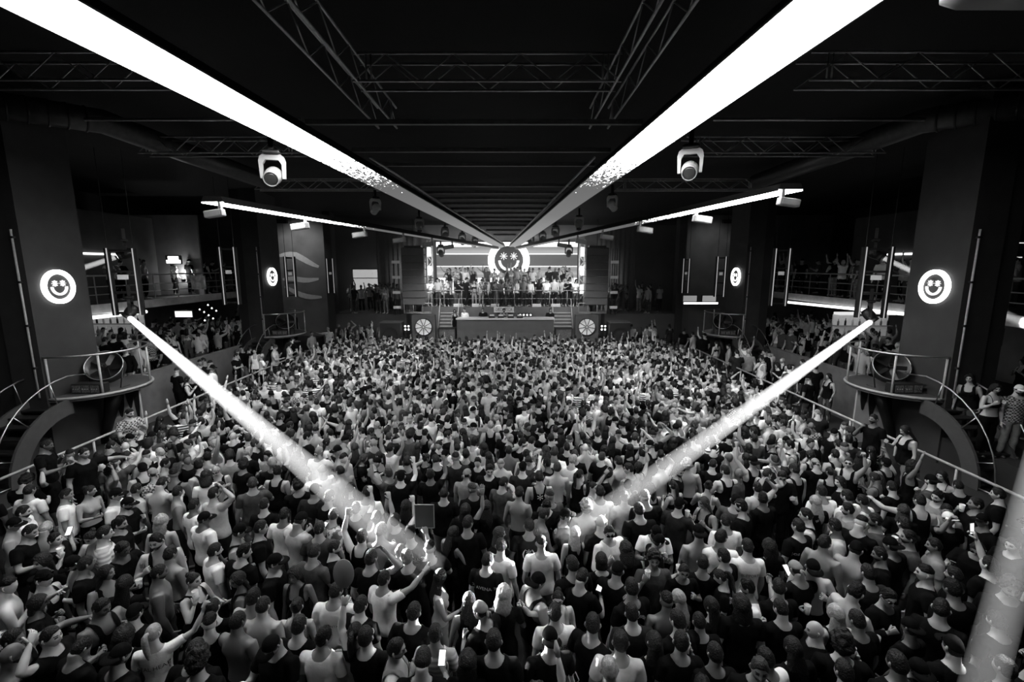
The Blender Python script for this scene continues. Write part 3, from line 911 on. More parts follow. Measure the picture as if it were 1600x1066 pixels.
# side boxes by the booth
for s in (-1, 1):
    sd = 'left' if s < 0 else 'right'
    e = empty('stage_box', (s * 3.2, SY + .1, 1.30))
    MB().box((-.48, 0, -.1), (.48, .5, .62), bevel=.015).build('case', M_DARKMETAL, e)
    MB().box((-.42, -.015, -.02), (.42, .0, .55)).build('grille', mat('case_grille', .12, .5, vary=.8, scale=25), e)
    tag(e, f'dark flight case beside the booth on the {sd}', 'case')
    # stairs
    e = empty('stage_stair', (s * 3.25, SY + .8, 1.30))
    for k in range(8):
        MB().box((-.52, .13 * k, .18 * k), (.52, .13 * k + .2, .18 * k + .05)).build('tread', mat('tread_pale', .34, .5, vary=.1), e)
        MB().box((-.52, .13 * k + .02, .18 * k - .14), (.52, .13 * k + .05, .18 * k)).build('riser', M_STAGE, e)
    for q in (-.54, .54):
        MB().tube([(q, 0, .5), (q, 1.1, 2.1)], .02, n=6).build('handrail', M_PAINTED, e, True)
    tag(e, f'pale stair up to the guest deck on the {sd} of the booth', 'stair')
    # fan unit
    e = empty('stage_fan', (s * 4.45, SY - .02, 1.35))
    MB().box((-.62, .05, -.05), (.62, .5, 1.30), bevel=.02).build('housing', M_STAGE2, e)
    for a, b in (((-.62, -.05), (.62, -.01)), ((-.62, 1.26), (.62, 1.30)), ((-.62, -.05), (-.58, 1.30)), ((.58, -.05), (.62, 1.30))):
        MB().box((a[0], .02, a[1]), (b[0], .05, b[1])).build('frame_bar', M_COUNTER, e)
    C = Matrix.Translation((0, 0, .64))
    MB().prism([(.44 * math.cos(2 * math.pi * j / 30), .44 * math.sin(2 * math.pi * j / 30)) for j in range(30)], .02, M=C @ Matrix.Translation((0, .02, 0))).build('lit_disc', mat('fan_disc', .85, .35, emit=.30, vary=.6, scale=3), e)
    MB().ring(.44, .48, .05, n=36, M=C).build('ring', M_DARKMETAL, e)
    for j in range(9):
        MB().box((.05, -.01, -.018), (.44, .012, .018), M=C @ Matrix.Rotation(math.radians(40 * j + 10), 4, 'Y')).build('blade', M_DARKMETAL, e)
    tag(e, f'large round lit fan with dark blades on the {sd} of the stage', 'fan')
    # subwoofer
    e = empty('subwoofer', (s * 6.15, SY - .5, 0))
    MB().box((-.55, 0, 0), (.55, .9, 2.28), bevel=.02).build('cabinet', mat('sub_black', .02, .7, vary=.1), e)
    MB().box((-.57, -.02, 2.26), (.57, .92, 2.30)).build('top_edge', M_COUNTER, e)
    for k in range(2):
        MB().ring(.36, .42, .03, n=28, M=Matrix.Translation((0, -.03, .6 + k * 1.0))).build('driver_ring', M_DARKMETAL, e)
    tag(e, f'black subwoofer stack at the {sd} end of the stage', 'speaker')
    # line array
    e = empty('line_array', (s * 4.95, 25.3, 3.15))
    for k in range(8):
        M = Matrix.Translation((0, 0, .39 * k)) @ Matrix.Rotation(math.radians(-2.0 * (4 - k)), 4, 'X')
        MB().box((-.60, -.3, 0), (.60, .3, .365), M=M, bevel=.02).build('cabinet', mat('array_grey', .15, .6, vary=.1), e)  # cabinet tone raised to imitate stage haze
    MB().box((-.45, -.2, 3.12), (.45, .2, 3.2)).build('fly_frame', M_DARKMETAL, e)
    MB().tube([(0, 0, 3.2), (0, 0, 4.6)], .02, n=6).build('chain', M_DARKMETAL, e)
    tag(e, f'tall hanging line array speaker on the {sd} of the screen', 'speaker')
    # lamp ladder beside it
    e = empty('lamp_ladder', (s * 5.95, 25.4, 2.6))
    for q in (-.12, .12):
        MB().tube([(q, 0, 0), (q, 0, 3.6)], .022, n=6).build('pole', M_DARKMETAL, e, True)
    for k in range(4):
        MB().box((-.2, -.12, .35 + k * .82), (.2, .02, .50 + k * .82), bevel=.01).build('lamp_box', mat('lamp_box_lit', .6, .4, emit=.10, vary=.1), e)
    tag(e, f'dark pole ladder carrying four small pale lamp boxes on the {sd}', 'light')
    # four-bulb blinder
    e = empty('blinder_light', (s * 5.35, SY - .03, 1.95))
    MB().box((-.2, 0, -.2), (.2, .06, .2)).build('plate', M_DARKMETAL, e)
    for a in (-.09, .09):
        for b in (-.09, .09):
            MB().lathe([(.01, -.03), (.04, -.02), (.05, .01)], n=12, M=Matrix.Translation((a, -.01, b)) @ Matrix.Rotation(-math.pi / 2, 4, 'X')).build('bulb', emission('blinder_bulb', 5.0), e, True)
    tag(e, f'square of four bright bulbs on the {sd} stage front', 'light')
    # side deck rail
    p0 = Vector((s * 4.0, 25.05, 2.72))
    railing('stage_railing', f'low bright railing above the {sd} stage fan', [p0, p0 + Vector((s * 1.5, 0, 0))], .55, 4, (1, .12, .02), M_PAINTED, r=.03)
    # vertical lit truss by the screen
    e = empty('truss_tower', (s * 4.55, 28.0, 2.92))
    for a in (-.14, .14):
        for b in (-.14, .14):
            MB().tube([(a, b, 0), (a, b, 3.9)], .03, n=6).build('chord', mat('tower_aluminium', .7, .4, .3, vary=.1), e, True)
    for k in range(12):
        z = 3.9 * k / 12
        for b in (-.14, .14):
            MB().tube([(-.14 if k % 2 else .14, b, z), (.14 if k % 2 else -.14, b, z + .325)], .02, n=6).build('brace', mat('tower_aluminium', .7), e, True)
    for k in range(3):
        MB().box((-.10, -.2, .7 + k * 1.1), (.10, -.14, 1.25 + k * 1.1)).build('light_bar', emission('tower_light', 2.2), e)
    tag(e, f'upright lit truss tower at the {sd} edge of the screen', 'truss')
# eight-bulb panel behind the booth
e = empty('bulb_panel', (1.15, 26.6, 2.35))
MB().box((-.42, .02, -.16), (.42, .08, .22)).build('plate', M_DARKMETAL, e)
for i in range(4):
    for j in range(2):
        MB().lathe([(.01, -.03), (.045, -.02), (.055, .01)], n=12, M=Matrix.Translation((-.3 + i * .2, 0, -.06 + j * .18)) @ Matrix.Rotation(-math.pi / 2, 4, 'X')).build('bulb', emission('panel_bulb', 2.5), e, True)
tag(e, 'panel of eight glowing bulbs behind the booth', 'light')
# name board over the booth
e = empty('name_board', (-.1, 26.55, 2.78))
MB().box((-.58, 0, -.16), (.58, .05, .16)).build('board', mat('name_board_pale', .60, .6, emit=.06, vary=.15, scale=30), e)
tm = text_mesh('DISCOTECA', .27, .004, spacing=.92)
lt = link('lettering', tm, mat('name_board_ink', .06, .6, vary=0), e)
lt.rotation_euler = (math.pi / 2, 0, 0); lt.location = (0, -.008, 0)
lt.scale = (.70, 1, 1)
tag(e, 'small pale lettered board hung above the booth', 'sign')
# white floor monitors on the edge of the guest deck
for k, px in enumerate((716, 745, 772, 838, 868)):
    p = at_y(px, 474, 26.9)
    e = empty('floor_monitor', (p.x, 26.9, 2.92))
    MB().prism([(-.28, 0), (.28, 0), (.28, .16), (-.28, .16)], .22).build('box', mat('monitor_pale', .70, .5, vary=.05), e)
    MB().box((-.24, -.012, .03), (.24, 0, .13)).build('front', mat('monitor_front', .55, .5, vary=.05), e)
    tag(e, f'small white floor box on the guest deck edge, {ORD(k + 1)} from left', 'box', 'floor boxes along the guest deck edge')
railing('deck_railing', 'thin rail in front of the guests on the raised deck', [(-4.6, 26.85, 2.92), (4.6, 26.85, 2.92)], .95, 10, (1, .5), M_RAILDIM)

# LED screen with horizontal bands
def screen_material():
    m = bpy.data.materials.new('led_screen')
    m.use_nodes = True
    nt = m.node_tree
    nt.nodes.clear()
    N = nt.nodes.new
    out, em, tc, sep, rp = N('ShaderNodeOutputMaterial'), N('ShaderNodeEmission'), N('ShaderNodeTexCoord'), N('ShaderNodeSeparateXYZ'), N('ShaderNodeValToRGB')
    nt.links.new(tc.outputs['Generated'], sep.inputs[0])
    nt.links.new(sep.outputs['Z'], rp.inputs[0])
    rp.color_ramp.interpolation = 'LINEAR'
    el = rp.color_ramp.elements
    stops = [(0, .10), (.20, .9), (.30, .9), (.305, .16), (.36, .14), (.38, .22), (.46, .13), (.52, .16), (.525, .6), (.535, .6), (.54, .055), (.66, .05), (.76, .055), (.765, .7), (.775, .7), (.78, .22), (.84, .17), (.90, .10), (.905, .10), (.915, 1.0), (1.0, 1.0)]
    el[0].position, el[0].color = 0, (.3, .3, .3, 1)
    el[1].position, el[1].color = 1, (1, 1, 1, 1)
    for p, v in stops[1:-1]:
        q = el.new(p)
        q.color = (v, v, v, 1)
    nt.links.new(rp.outputs[0], em.inputs[0])
    em.inputs[1].default_value = SCREEN_POWER
    nt.links.new(em.outputs[0], out.inputs[0])
    return m
e = empty('led_screen', (0.05, 29.6, 3.55))
MB().box((-4.45, 0, 0), (4.45, .06, 3.20)).build('display', screen_material(), e)
for a, b in (((-4.55, -.1), (-4.45, 3.3)), ((4.45, -.1), (4.55, 3.3)), ((-4.55, 3.2), (4.55, 3.3))):
    MB().box((a[0], -.03, a[1]), (b[0], .1, b[1])).build('frame_bar', M_DARKMETAL, e)
tag(e, 'wide LED screen showing grey and white bands behind the stage', 'screen')
cpt = at_y(795, 407, 29.2)
smiley('stage_smiley', 'huge glowing broken ring smiley with asterisk eyes over the stage', Matrix.Translation(cpt), 1.30, True, emission('stage_neon', 6.0), .30)

# side walls by the stage: mural wall, glowing recess, curtains
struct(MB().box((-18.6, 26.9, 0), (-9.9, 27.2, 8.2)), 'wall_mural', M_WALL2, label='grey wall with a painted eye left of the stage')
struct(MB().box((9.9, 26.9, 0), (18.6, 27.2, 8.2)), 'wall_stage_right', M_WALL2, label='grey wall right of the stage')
mu = empty('wall_mural_painting', (-11.8, 26.88, 4.6))
M_MURAL = mat('mural_pale', .60, .7, vary=.1)
def arc_band(pts, w):
    n = len(pts)
    ol_a, ol_b = [], []
    for i, (x, z) in enumerate(pts):
        x0, z0 = pts[max(0, i - 1)]; x1, z1 = pts[min(n - 1, i + 1)]
        L = math.hypot(x1 - x0, z1 - z0)
        nx, nz = -(z1 - z0) / L, (x1 - x0) / L
        ww = w * (1.0 - .6 * abs(2 * i / (n - 1) - 1) ** 2)
        ol_a.append((x + nx * ww / 2, z + nz * ww / 2)); ol_b.append((x - nx * ww / 2, z - nz * ww / 2))
    vs = [(x, y, z) for y in (0, .02) for a, b in zip(ol_a, ol_b) for x, z in (a, b)]
    fs = []
    m = 2 * n
    for i in range(n - 1):
        a = 2 * i
        fs += [(a, a + 1, a + 3, a + 2), (a + m, a + 2 + m, a + 3 + m, a + 1 + m), (a, a + 2, a + 2 + m, a + m), (a + 1, a + 1 + m, a + 3 + m, a + 3)]
    return MB().add(vs, fs)
arc_band([(-1.2 + .32 * k, 1.15 + .18 * math.sin(k * .55 + .6) - .09 * max(0, k - 3)) for k in range(8)], .34).build('painted_band', M_MURAL, mu)
arc_band([(-1.1 + .3 * k, -.1 + .05 * math.sin(k)) for k in range(8)], .30).build('painted_band', M_MURAL, mu)
arc_band([(-1.0 + .3 * k, -.5 - .62 * math.sin(min(1.5, k * .3))) for k in range(8)], .30).build('painted_band', M_MURAL, mu)
tag(mu, 'pale curved strokes of a large painted eye on the left wall', 'mural')
# side platforms for guests next to the stage
for s, nme in ((-1, 'left'), (1, 'right')):
    struct(arr_box(MB(), (s * 5.6, 25.9, 0), (s * 9.9, 30.3, 2.6)), 'side_stage', M_STAGE, label=f'dark guest platform beside the stage on the {nme}')
    c = empty('stage_curtain', (s * 6.7, 28.6, 2.6))
    n = 40
    vs = []
    for k in range(n + 1):
        x = -1.2 + 2.4 * k / n
        y = .06 * math.sin(k * 1.3)
        vs += [(x, y, 0), (x, y, 4.9), (x, y + .03, 0), (x, y + .03, 4.9)]
    fs = []
    for k in range(n):
        a, b = 4 * k, 4 * k + 4
        fs += [(a, b, b + 1, a + 1), (a + 2, a + 3, b + 3, b + 2), (a + 1, b + 1, b + 3, a + 3), (a, a + 2, b + 2, b)]
    MB().add(vs, fs).build('drape', M_CURTAIN, c, True)
    MB().tube([(-1.25, 0, 4.92), (1.25, 0, 4.92)], .03, n=6).build('curtain_rail', M_DARKMETAL, c)
    tag(c, f'dark curtain hanging beside the line array on the {nme}', 'curtain')
    o = struct(arr_box(MB(), (s * 9.55, 25.8, 0), (s * 9.95, 26.4, 8.2)), 'pillar', M_PILLAR, label=f'narrow pillar at the {nme} end of the stage wall')
e = empty('glow_panel', (-8.55, 28.9, 3.3))
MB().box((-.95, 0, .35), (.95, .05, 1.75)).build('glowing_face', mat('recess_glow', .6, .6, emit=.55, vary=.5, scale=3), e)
for z in (.30, 1.2, 1.78):
    MB().box((-1.0, -.03, z), (1.0, .0, z + .05)).build('bar', M_DARKMETAL, e)
tag(e, 'softly glowing panel behind the guests left of the stage', 'light')
# two wash lamps added over the stage front to light the far crowd
for s in (-1, 1):
    moving_head((s * 3.3, 24.2, 6.35), 0, 25 * 0 + 62, f'wash light over the stage front on the {"left" if s < 0 else "right"}', .8, (900 * WASH, 110), 'wash lights over the stage front')

# wall washers added to brighten the side walls by the stage
for s, nme in ((-1, 'left'), (1, 'right')):
    e = empty('wall_washer', (s * 11.6, 24.6, 7.55))
    MB().box((-.3, -.1, -.1), (.3, .1, .1), bevel=.02).build('housing', M_DARKMETAL, e)
    MB().box((-.26, .1, -.08), (.26, .112, .06)).build('glass', mat('washer_glass', .5, .2, emit=.6, vary=0), e)
    MB().tube([(0, 0, .1), (0, 0, .75)], .02, n=6).build('hanger', M_DARKMETAL, e)
    l = bpy.data.lights.new('washer_lamp', 'SPOT')
    l.energy, l.spot_size, l.spot_blend, l.shadow_soft_size = (190 if s < 0 else 45), math.radians(110), .8, .1
    lo = bpy.data.objects.new('washer_lamp', l)
    COL.objects.link(lo)
    lo.parent = e
    lo.location = (0, .16, -.02)
    lo.rotation_euler = (math.radians(48), 0, 0)
    tag(e, f'dark wall washer lamp hung before the {nme} stage side wall', 'lamp')
# ================================================================== people: posed bodies, clothes, hair
SKINS = [mat('skin_pale', .50, .5, vary=.06), mat('skin_light', .40, .5, vary=.06), mat('skin_tan', .30, .5, vary=.06), mat('skin_olive', .22, .5, vary=.06), mat('skin_brown', .12, .5, vary=.08)]
CLOTH = {
    'black': mat('cloth_black', .0045, .9, vary=.3, scale=14, bump=.3, spec=.06),
    'charcoal': mat('cloth_charcoal', .016, .9, vary=.25, scale=14, bump=.3, spec=.1),
    'dark grey': mat('cloth_dark_grey', .05, .85, vary=.2, scale=14, bump=.3, spec=.2),
    'grey': mat('cloth_grey', .22, .85, vary=.15, scale=14, bump=.3, spec=.2),
    'light grey': mat('cloth_light_grey', .45, .85, vary=.1, scale=14, bump=.3, spec=.2),
    'white': mat('cloth_white', .78, .85, vary=.06, scale=14, bump=.3, spec=.2),
}
def patterned(name, a, b, kind):
    m = bpy.data.materials.new(name)
    m.use_nodes = True
    nt = m.node_tree
    bs = nt.nodes['Principled BSDF']
    bs.inputs['Roughness'].default_value = .85
    bs.inputs['Specular IOR Level'].default_value = .2
    tc = nt.nodes.new('ShaderNodeTexCoord')
    rp = nt.nodes.new('ShaderNodeValToRGB')
    rp.color_ramp.interpolation = 'CONSTANT'
    rp.color_ramp.elements[0].color = (a, a, a, 1)
    rp.color_ramp.elements[1].color = (b, b, b, 1)
    rp.color_ramp.elements[1].position = .5
    if kind == 'stripes':
        t = nt.nodes.new('ShaderNodeTexWave')
        t.bands_direction = 'Z'
        t.inputs['Scale'].default_value = 5.0
        t.inputs['Distortion'].default_value = .4
    elif kind == 'plaid':
        t = nt.nodes.new('ShaderNodeTexChecker')
        t.inputs['Scale'].default_value = 26.0
    else:
        t = nt.nodes.new('ShaderNodeTexNoise')
        t.inputs['Scale'].default_value = 9.0
    nt.links.new(tc.outputs['Object'], t.inputs['Vector'])
    nt.links.new(t.outputs['Fac'], rp.inputs['Fac'])
    nt.links.new(rp.outputs['Color'], bs.inputs['Base Color'])
    MATS[name] = m
    return m
CLOTH['black and white striped'] = patterned('cloth_striped', .02, .75, 'stripes')
CLOTH['grey striped'] = patterned('cloth_soft_striped', .35, .65, 'stripes')
CLOTH['camouflage'] = patterned('cloth_camouflage', .12, .5, 'noise')
CLOTH['checked'] = patterned('cloth_checked', .05, .4, 'plaid')
HAIRS = {
    'black': mat('hair_black', .004, .5, vary=.5, scale=60, bump=.8, spec=.2),
    'dark': mat('hair_dark', .008, .5, vary=.5, scale=60, bump=.8, spec=.25),
    'brown': mat('hair_brown', .03, .5, vary=.5, scale=60, bump=.8, spec=.25),
    'blonde': mat('hair_blonde', .26, .45, vary=.25, scale=30, bump=.5),
}
M_EYE = mat('eye_dark', .05, .2, vary=0)
M_SHOE = mat('shoe_leather', .03, .5, vary=.1)
M_LIP = mat('lips', .22, .45, vary=0)
M_GLASS = mat('sunglass_lens', .005, .08, vary=0)
M_PRINT = mat('shirt_print', .72, .8, vary=.1, scale=40)
M_PRINT_DARK = mat('shirt_print_dark', .03, .8, vary=.1)

def unit(v):
    return Vector(v).normalized()

# ---- head, about its own centre; x to the person's right, y forward, z up
def head_point(th, ph, off=0.0, face=True):
    s, c = math.sin(ph), math.cos(ph)
    x, y, z = .0765 * s * math.sin(th), .0975 * s * math.cos(th), .119 * c
    if abs(s) > 1e-6:                        # squarer skull
        x *= 1 + .06 * (1 - abs(c))
    t = max(0.0, -z / .119)
    x *= 1 - .30 * t ** 1.4
    if y > 0:
        y *= 1 - .16 * t ** 3
        y = y * (1 - .06 * math.exp(-((x) / .05) ** 2))
        y += .014 * math.exp(-(x / .03) ** 2 - ((z + .100) / .022) ** 2)
    else:
        y *= 1 - .50 * t ** 1.5
        y *= 1 + .05 * math.exp(-((z - .03) / .05) ** 2)
    if face and y > 0:
        g = lambda dx, dz, cx, cz: math.exp(-((x - cx) / dx) ** 2 - ((z - cz) / dz) ** 2)
        y += .006 * math.exp(-((z - .030) / .009) ** 2 - (x / .05) ** 4)
        y -= .013 * (g(.019, .013, .031, .010) + g(.019, .013, -.031, .010))
        y += .004 * (g(.011, .007, .031, .010) + g(.011, .007, -.031, .010))
        k = max(0.0, min(1.0, (.026 - z) / .052)) if z > -.028 else max(0.0, 1 - (-.028 - z) / .012)
        y += .027 * k * math.exp(-(x / (.009 + .007 * k)) ** 2)
        y += .006 * g(.024, .007, 0, -.056) + .006 * g(.022, .007, 0, -.071) - .005 * g(.026, .003, 0, -.0635)
        y += .005 * (g(.02, .02, .045, -.018) + g(.02, .02, -.045, -.018))
    p = Vector((x, y, z))
    if off:
        n = Vector((x / .0765 ** 2, y / .0975 ** 2, z / .119 ** 2)).normalized()
        p += n * off
    return p

def head_mesh(nu=40, nv=38):
    mb = MB()
    vs, fs, mi = [], [], []
    for i in range(nv + 1):
        ph = math.pi * (.004 + .992 * i / nv)
        for j in range(nu):
            # columns bunch up at the face
            u = j / nu * 2 - 1
            th = math.pi * (u * .62 + .38 * u ** 3)
            vs.append(head_point(th, ph))
    for i in range(nv):
        for j in range(nu):
            a, b = i * nu + j, i * nu + (j + 1) % nu
            f = (a, b, b + nu, a + nu)
            c = (vs[a] + vs[b] + vs[a + nu] + vs[b + nu]) / 4
            m = 0
            if c.y > .03:
                if abs(abs(c.x) - .031) < .0135 and abs(c.z - .010) < .0056:
                    m = 1
                elif .014 < abs(c.x) < .050 and abs(c.z - .0335 + .12 * max(0, abs(c.x) - .035)) < .0058:
                    m = 2
                elif abs(c.x) < .023 and abs(c.z + .0635) < .0085:
                    m = 4
            if m == 0 and c.z < -.038 and c.y > -.005 and not (abs(c.x) < .027 and abs(c.z + .0635) < .011):
                m = 3
            if m == 0 and abs(c.x) < .028 and c.y > .06 and abs(c.z + .047) < .006:
                m = 3
            fs.append(f)
            mi.append(m)
    mb.v, mb.f, mb.mi = [tuple(v) for v in vs], fs, mi
    mb.f.append(tuple(range(nu))[::-1]); mb.mi.append(0)
    mb.f.append(tuple(range(nv * nu, (nv + 1) * nu))); mb.mi.append(0)
    for s in (-1, 1):                        # ears
        pts = [(s * .070, -.006, .028), (s * .083, -.016, .030), (s * .088, -.020, .008), (s * .080, -.014, -.018), (s * .070, -.004, -.026)]
        mb.tube(pts, [.004, .0105, .012, .009, .004], n=7, flat=(s * .5, 1, 0))
    return mb
HEAD = head_mesh()

def interp(x, xs):
    for (a, va), (b, vb) in zip(xs, xs[1:]):
        if x <= b:
            k = (x - a) / (b - a)
            k = k * k * (3 - 2 * k)
            return va + (vb - va) * k
    return xs[-1][1]

def hair_shell(hl, top, side, rough=0.0, freq=40.0, nu=32, nv=18, seed=0):
    """cap of hair over the skull down to the hairline hl(|angle|), thick at the top and at the sides"""
    mb = MB()
    vs = []
    for i in range(nv + 1):
        for j in range(nu):
            th = 2 * math.pi * j / nu
            a = abs((math.degrees(th) + 180) % 360 - 180)
            zl = interp(a, hl)
            ph1 = math.acos(max(-.98, min(.98, zl / .119)))
            k = i / nv
            ph = .02 + (ph1 - .02) * k
            tk = top + (side - top) * min(1.0, max(0.0, (ph - .5) / .7))
            edge = min(1.0, (1 - k) / .14)
            off = .001 + (tk - .001) * math.sqrt(edge)
            p = head_point(th, ph, 0, False)
            if rough:
                off += rough * mnoise.noise(p * freq + Vector((seed, 0, 0))) * edge
            vs.append(head_point(th, ph, off, False))
    fs = [(i * nu + j, i * nu + (j + 1) % nu, (i + 1) * nu + (j + 1) % nu, (i + 1) * nu + j) for i in range(nv) for j in range(nu)]
    fs.append(tuple(range(nu))[::-1])
    mb.add(vs, fs)
    return mb
HL_SHORT = [(0, .070), (35, .066), (60, .030), (75, .005), (95, .012), (115, -.035), (140, -.075), (180, -.080)]
HL_LONG = [(0, .072), (30, .064), (50, .010), (65, -.060), (85, -.085), (180, -.095)]
HL_TOP = [(0, .070), (35, .068), (60, .050), (90, .048), (130, .040), (180, .034)]
HL_CAP = [(0, .050), (60, .036), (90, .030), (140, .012), (180, .006)]

def make_hair(style):
    if style == 'short':
        return hair_shell(HL_SHORT, .020, .007, .008, 45)
    if style == 'quiff':
        mb = hair_shell(HL_SHORT, .026, .007, .012, 50, seed=3)
        return mb
    if style == 'cropped':
        return hair_shell(HL_SHORT, .008, .005, .003, 60)
    if style == 'fade':
        return hair_shell(HL_TOP, .022, .008, .008, 45, seed=9)
    if style == 'curly':
        return hair_shell(HL_SHORT, .050, .034, .030, 42, nu=40, nv=24, seed=5)
    if style == 'long':
        mb = hair_shell(HL_LONG, .018, .018, .005, 30)
        prof = [(.03, -.030, .074, .066), (-.03, -.038, .090, .066), (-.10, -.052, .102, .060), (-.18, -.074, .118, .046), (-.26, -.096, .122, .034), (-.34, -.110, .112, .024), (-.41, -.114, .080, .012)]
        return loft(mb, prof, .006)
    if style == 'wavy':
        mb = hair_shell(HL_LONG, .030, .030, .016, 34, seed=2)
        prof = [(.03, -.030, .088, .076), (-.03, -.038, .108, .078), (-.09, -.052, .118, .070), (-.15, -.066, .116, .056), (-.21, -.080, .100, .038), (-.26, -.088, .060, .016)]
        return loft(mb, prof, .012)
    if style == 'bob':
        mb = hair_shell(HL_LONG, .018, .018, .004, 30)
        prof = [(.03, -.026, .078, .068), (-.03, -.030, .092, .070), (-.08, -.034, .097, .068), (-.12, -.038, .094, .060), (-.135, -.038, .080, .046)]
        return loft(mb, prof)
    if style == 'ponytail':
        mb = hair_shell(HL_SHORT, .010, .009, .003, 30)
        mb.tube([(0, -.090, .062), (0, -.120, .072), (0, -.150, .052), (0, -.160, -.02), (0, -.152, -.12), (0, -.140, -.22), (0, -.134, -.30)], [.020, .024, .034, .040, .038, .028, .006], n=12)
        return mb
    if style == 'bun':
        mb = hair_shell(HL_SHORT, .010, .009, .003, 30)
        mb.lathe([(.004, -.040), (.028, -.032), (.042, -.010), (.043, .012), (.030, .033), (.004, .042)], n=14, M=Matrix.Translation((0, -.085, .085)))
        return mb
    if style in ('cap', 'backward_cap'):
        mb = hair_shell(HL_CAP, .026, .012, 0, nv=14)
        vs, fs = [], []
        n = 14
        for k, (r, dz) in enumerate(((.98, .002), (1.30, -.002), (1.66, -.016))):
            for up in (0, .005):
                for j in range(n + 1):
                    a = math.radians(-62 + 124 * j / n)
                    q = r if k == 0 else 1 + (r - 1) * math.cos(a * 1.25) ** .6
                    vs.append((.092 * q * math.sin(a), .109 * q * math.cos(a) + .004, .050 + dz + up - .012 * (1 - math.cos(a)) * (k > 0)))
        m = n + 1
        for k in range(2):
            for j in range(n):
                a = k * 2 * m + j
                fs += [(a, a + 1, a + 2 * m + 1, a + 2 * m), (a + m, a + 3 * m, a + 3 * m + 1, a + m + 1)]
        for j in range(n):
            a = 4 * m + j
            fs.append((a, a + 1, a + m + 1, a + m))
        mb.add(vs, fs)
        if style == 'backward_cap':
            mb.v = [(-x, -y, z) for x, y, z in mb.v]
        return mb
    if style == 'bandana':
        mb = hair_shell(HL_CAP, .014, .010, .003, 30, nv=14)
        mb.tube([(0, -.10, .01), (-.02, -.125, -.01), (-.03, -.13, -.06)], [.012, .02, .006], n=8)
        mb.tube([(0, -.10, .01), (.02, -.125, -.015), (.025, -.13, -.07)], [.012, .018, .005], n=8)
        return mb
    raise KeyError(style)
def loft(mb, prof, wave=0.0, n=22):
    vs, fs = [], []
    for i, (z, y, rx, ry) in enumerate(prof):
        for j in range(n):
            a = 2 * math.pi * j / n
            w = 1 + wave / .1 * math.sin(5 * a + 2.2 * i) + .05 * math.sin(11 * a)
            vs.append((rx * w * math.cos(a), y + ry * w * math.sin(a) * (1.0 if math.sin(a) < 0 else .55), z))
    for i in range(len(prof) - 1):
        for j in range(n):
            a, b = i * n + j, i * n + (j + 1) % n
            fs.append((a, b, b + n, a + n))
    fs.append(tuple(range(n)))
    fs.append(tuple(range((len(prof) - 1) * n, len(prof) * n)))
    mb.add(vs, fs)
    return mb
HAIR_STYLES = ('short', 'quiff', 'cropped', 'fade', 'curly', 'long', 'wavy', 'bob', 'ponytail', 'bun', 'cap', 'backward_cap', 'bandana')
HAIR_ME = {}
for st in HAIR_STYLES:
    HAIR_ME[st] = make_hair(st).mesh('hair', True)
    bm = bmesh.new(); bm.from_mesh(HAIR_ME[st]); bmesh.ops.recalc_face_normals(bm, faces=bm.faces); bm.to_mesh(HAIR_ME[st]); bm.free()
def sunglasses(up):
    mb = MB()
    z, y = (.075, .088) if up else (.010, .092)
    for s in (-1, 1):
        c = Vector((s * .033, y, z))
        ol = [(c.x + .026 * math.cos(a) * 1.05, c.z + .018 * math.sin(a)) for a in [math.pi * 2 * k / 12 for k in range(12)]]
        mb.prism(ol, .004, M=Matrix.Translation((0, c.y, 0)))
        mb.tube([(s * .058, y, z + .006), (s * .079, y - .035, z + .006), (s * .084, -.015, z + .006)], .0028, n=6)
    mb.tube([(-.010, y + .002, z + .004), (.010, y + .002, z + .004)], .003, n=6)
    return mb.mesh('sunglasses')
GLASSES_ME = {False: sunglasses(False), True: sunglasses(True)}
def headphones_mesh():
    mb = MB()
    mb.tube([(.088 * math.sin(a), -.01, .02 + .118 * math.cos(a)) for a in [math.radians(-88 + 176 * k / 10) for k in range(11)]], .008, n=6)
    for s in (-1, 1):
        mb.lathe([(.03, -.012), (.036, -.004), (.036, .008), (.02, .014)], n=12, M=Matrix.Translation((s * .088, -.01, .0)) @ Matrix.Rotation(math.pi / 2, 4, 'Y'))
    return mb.mesh('headphones')

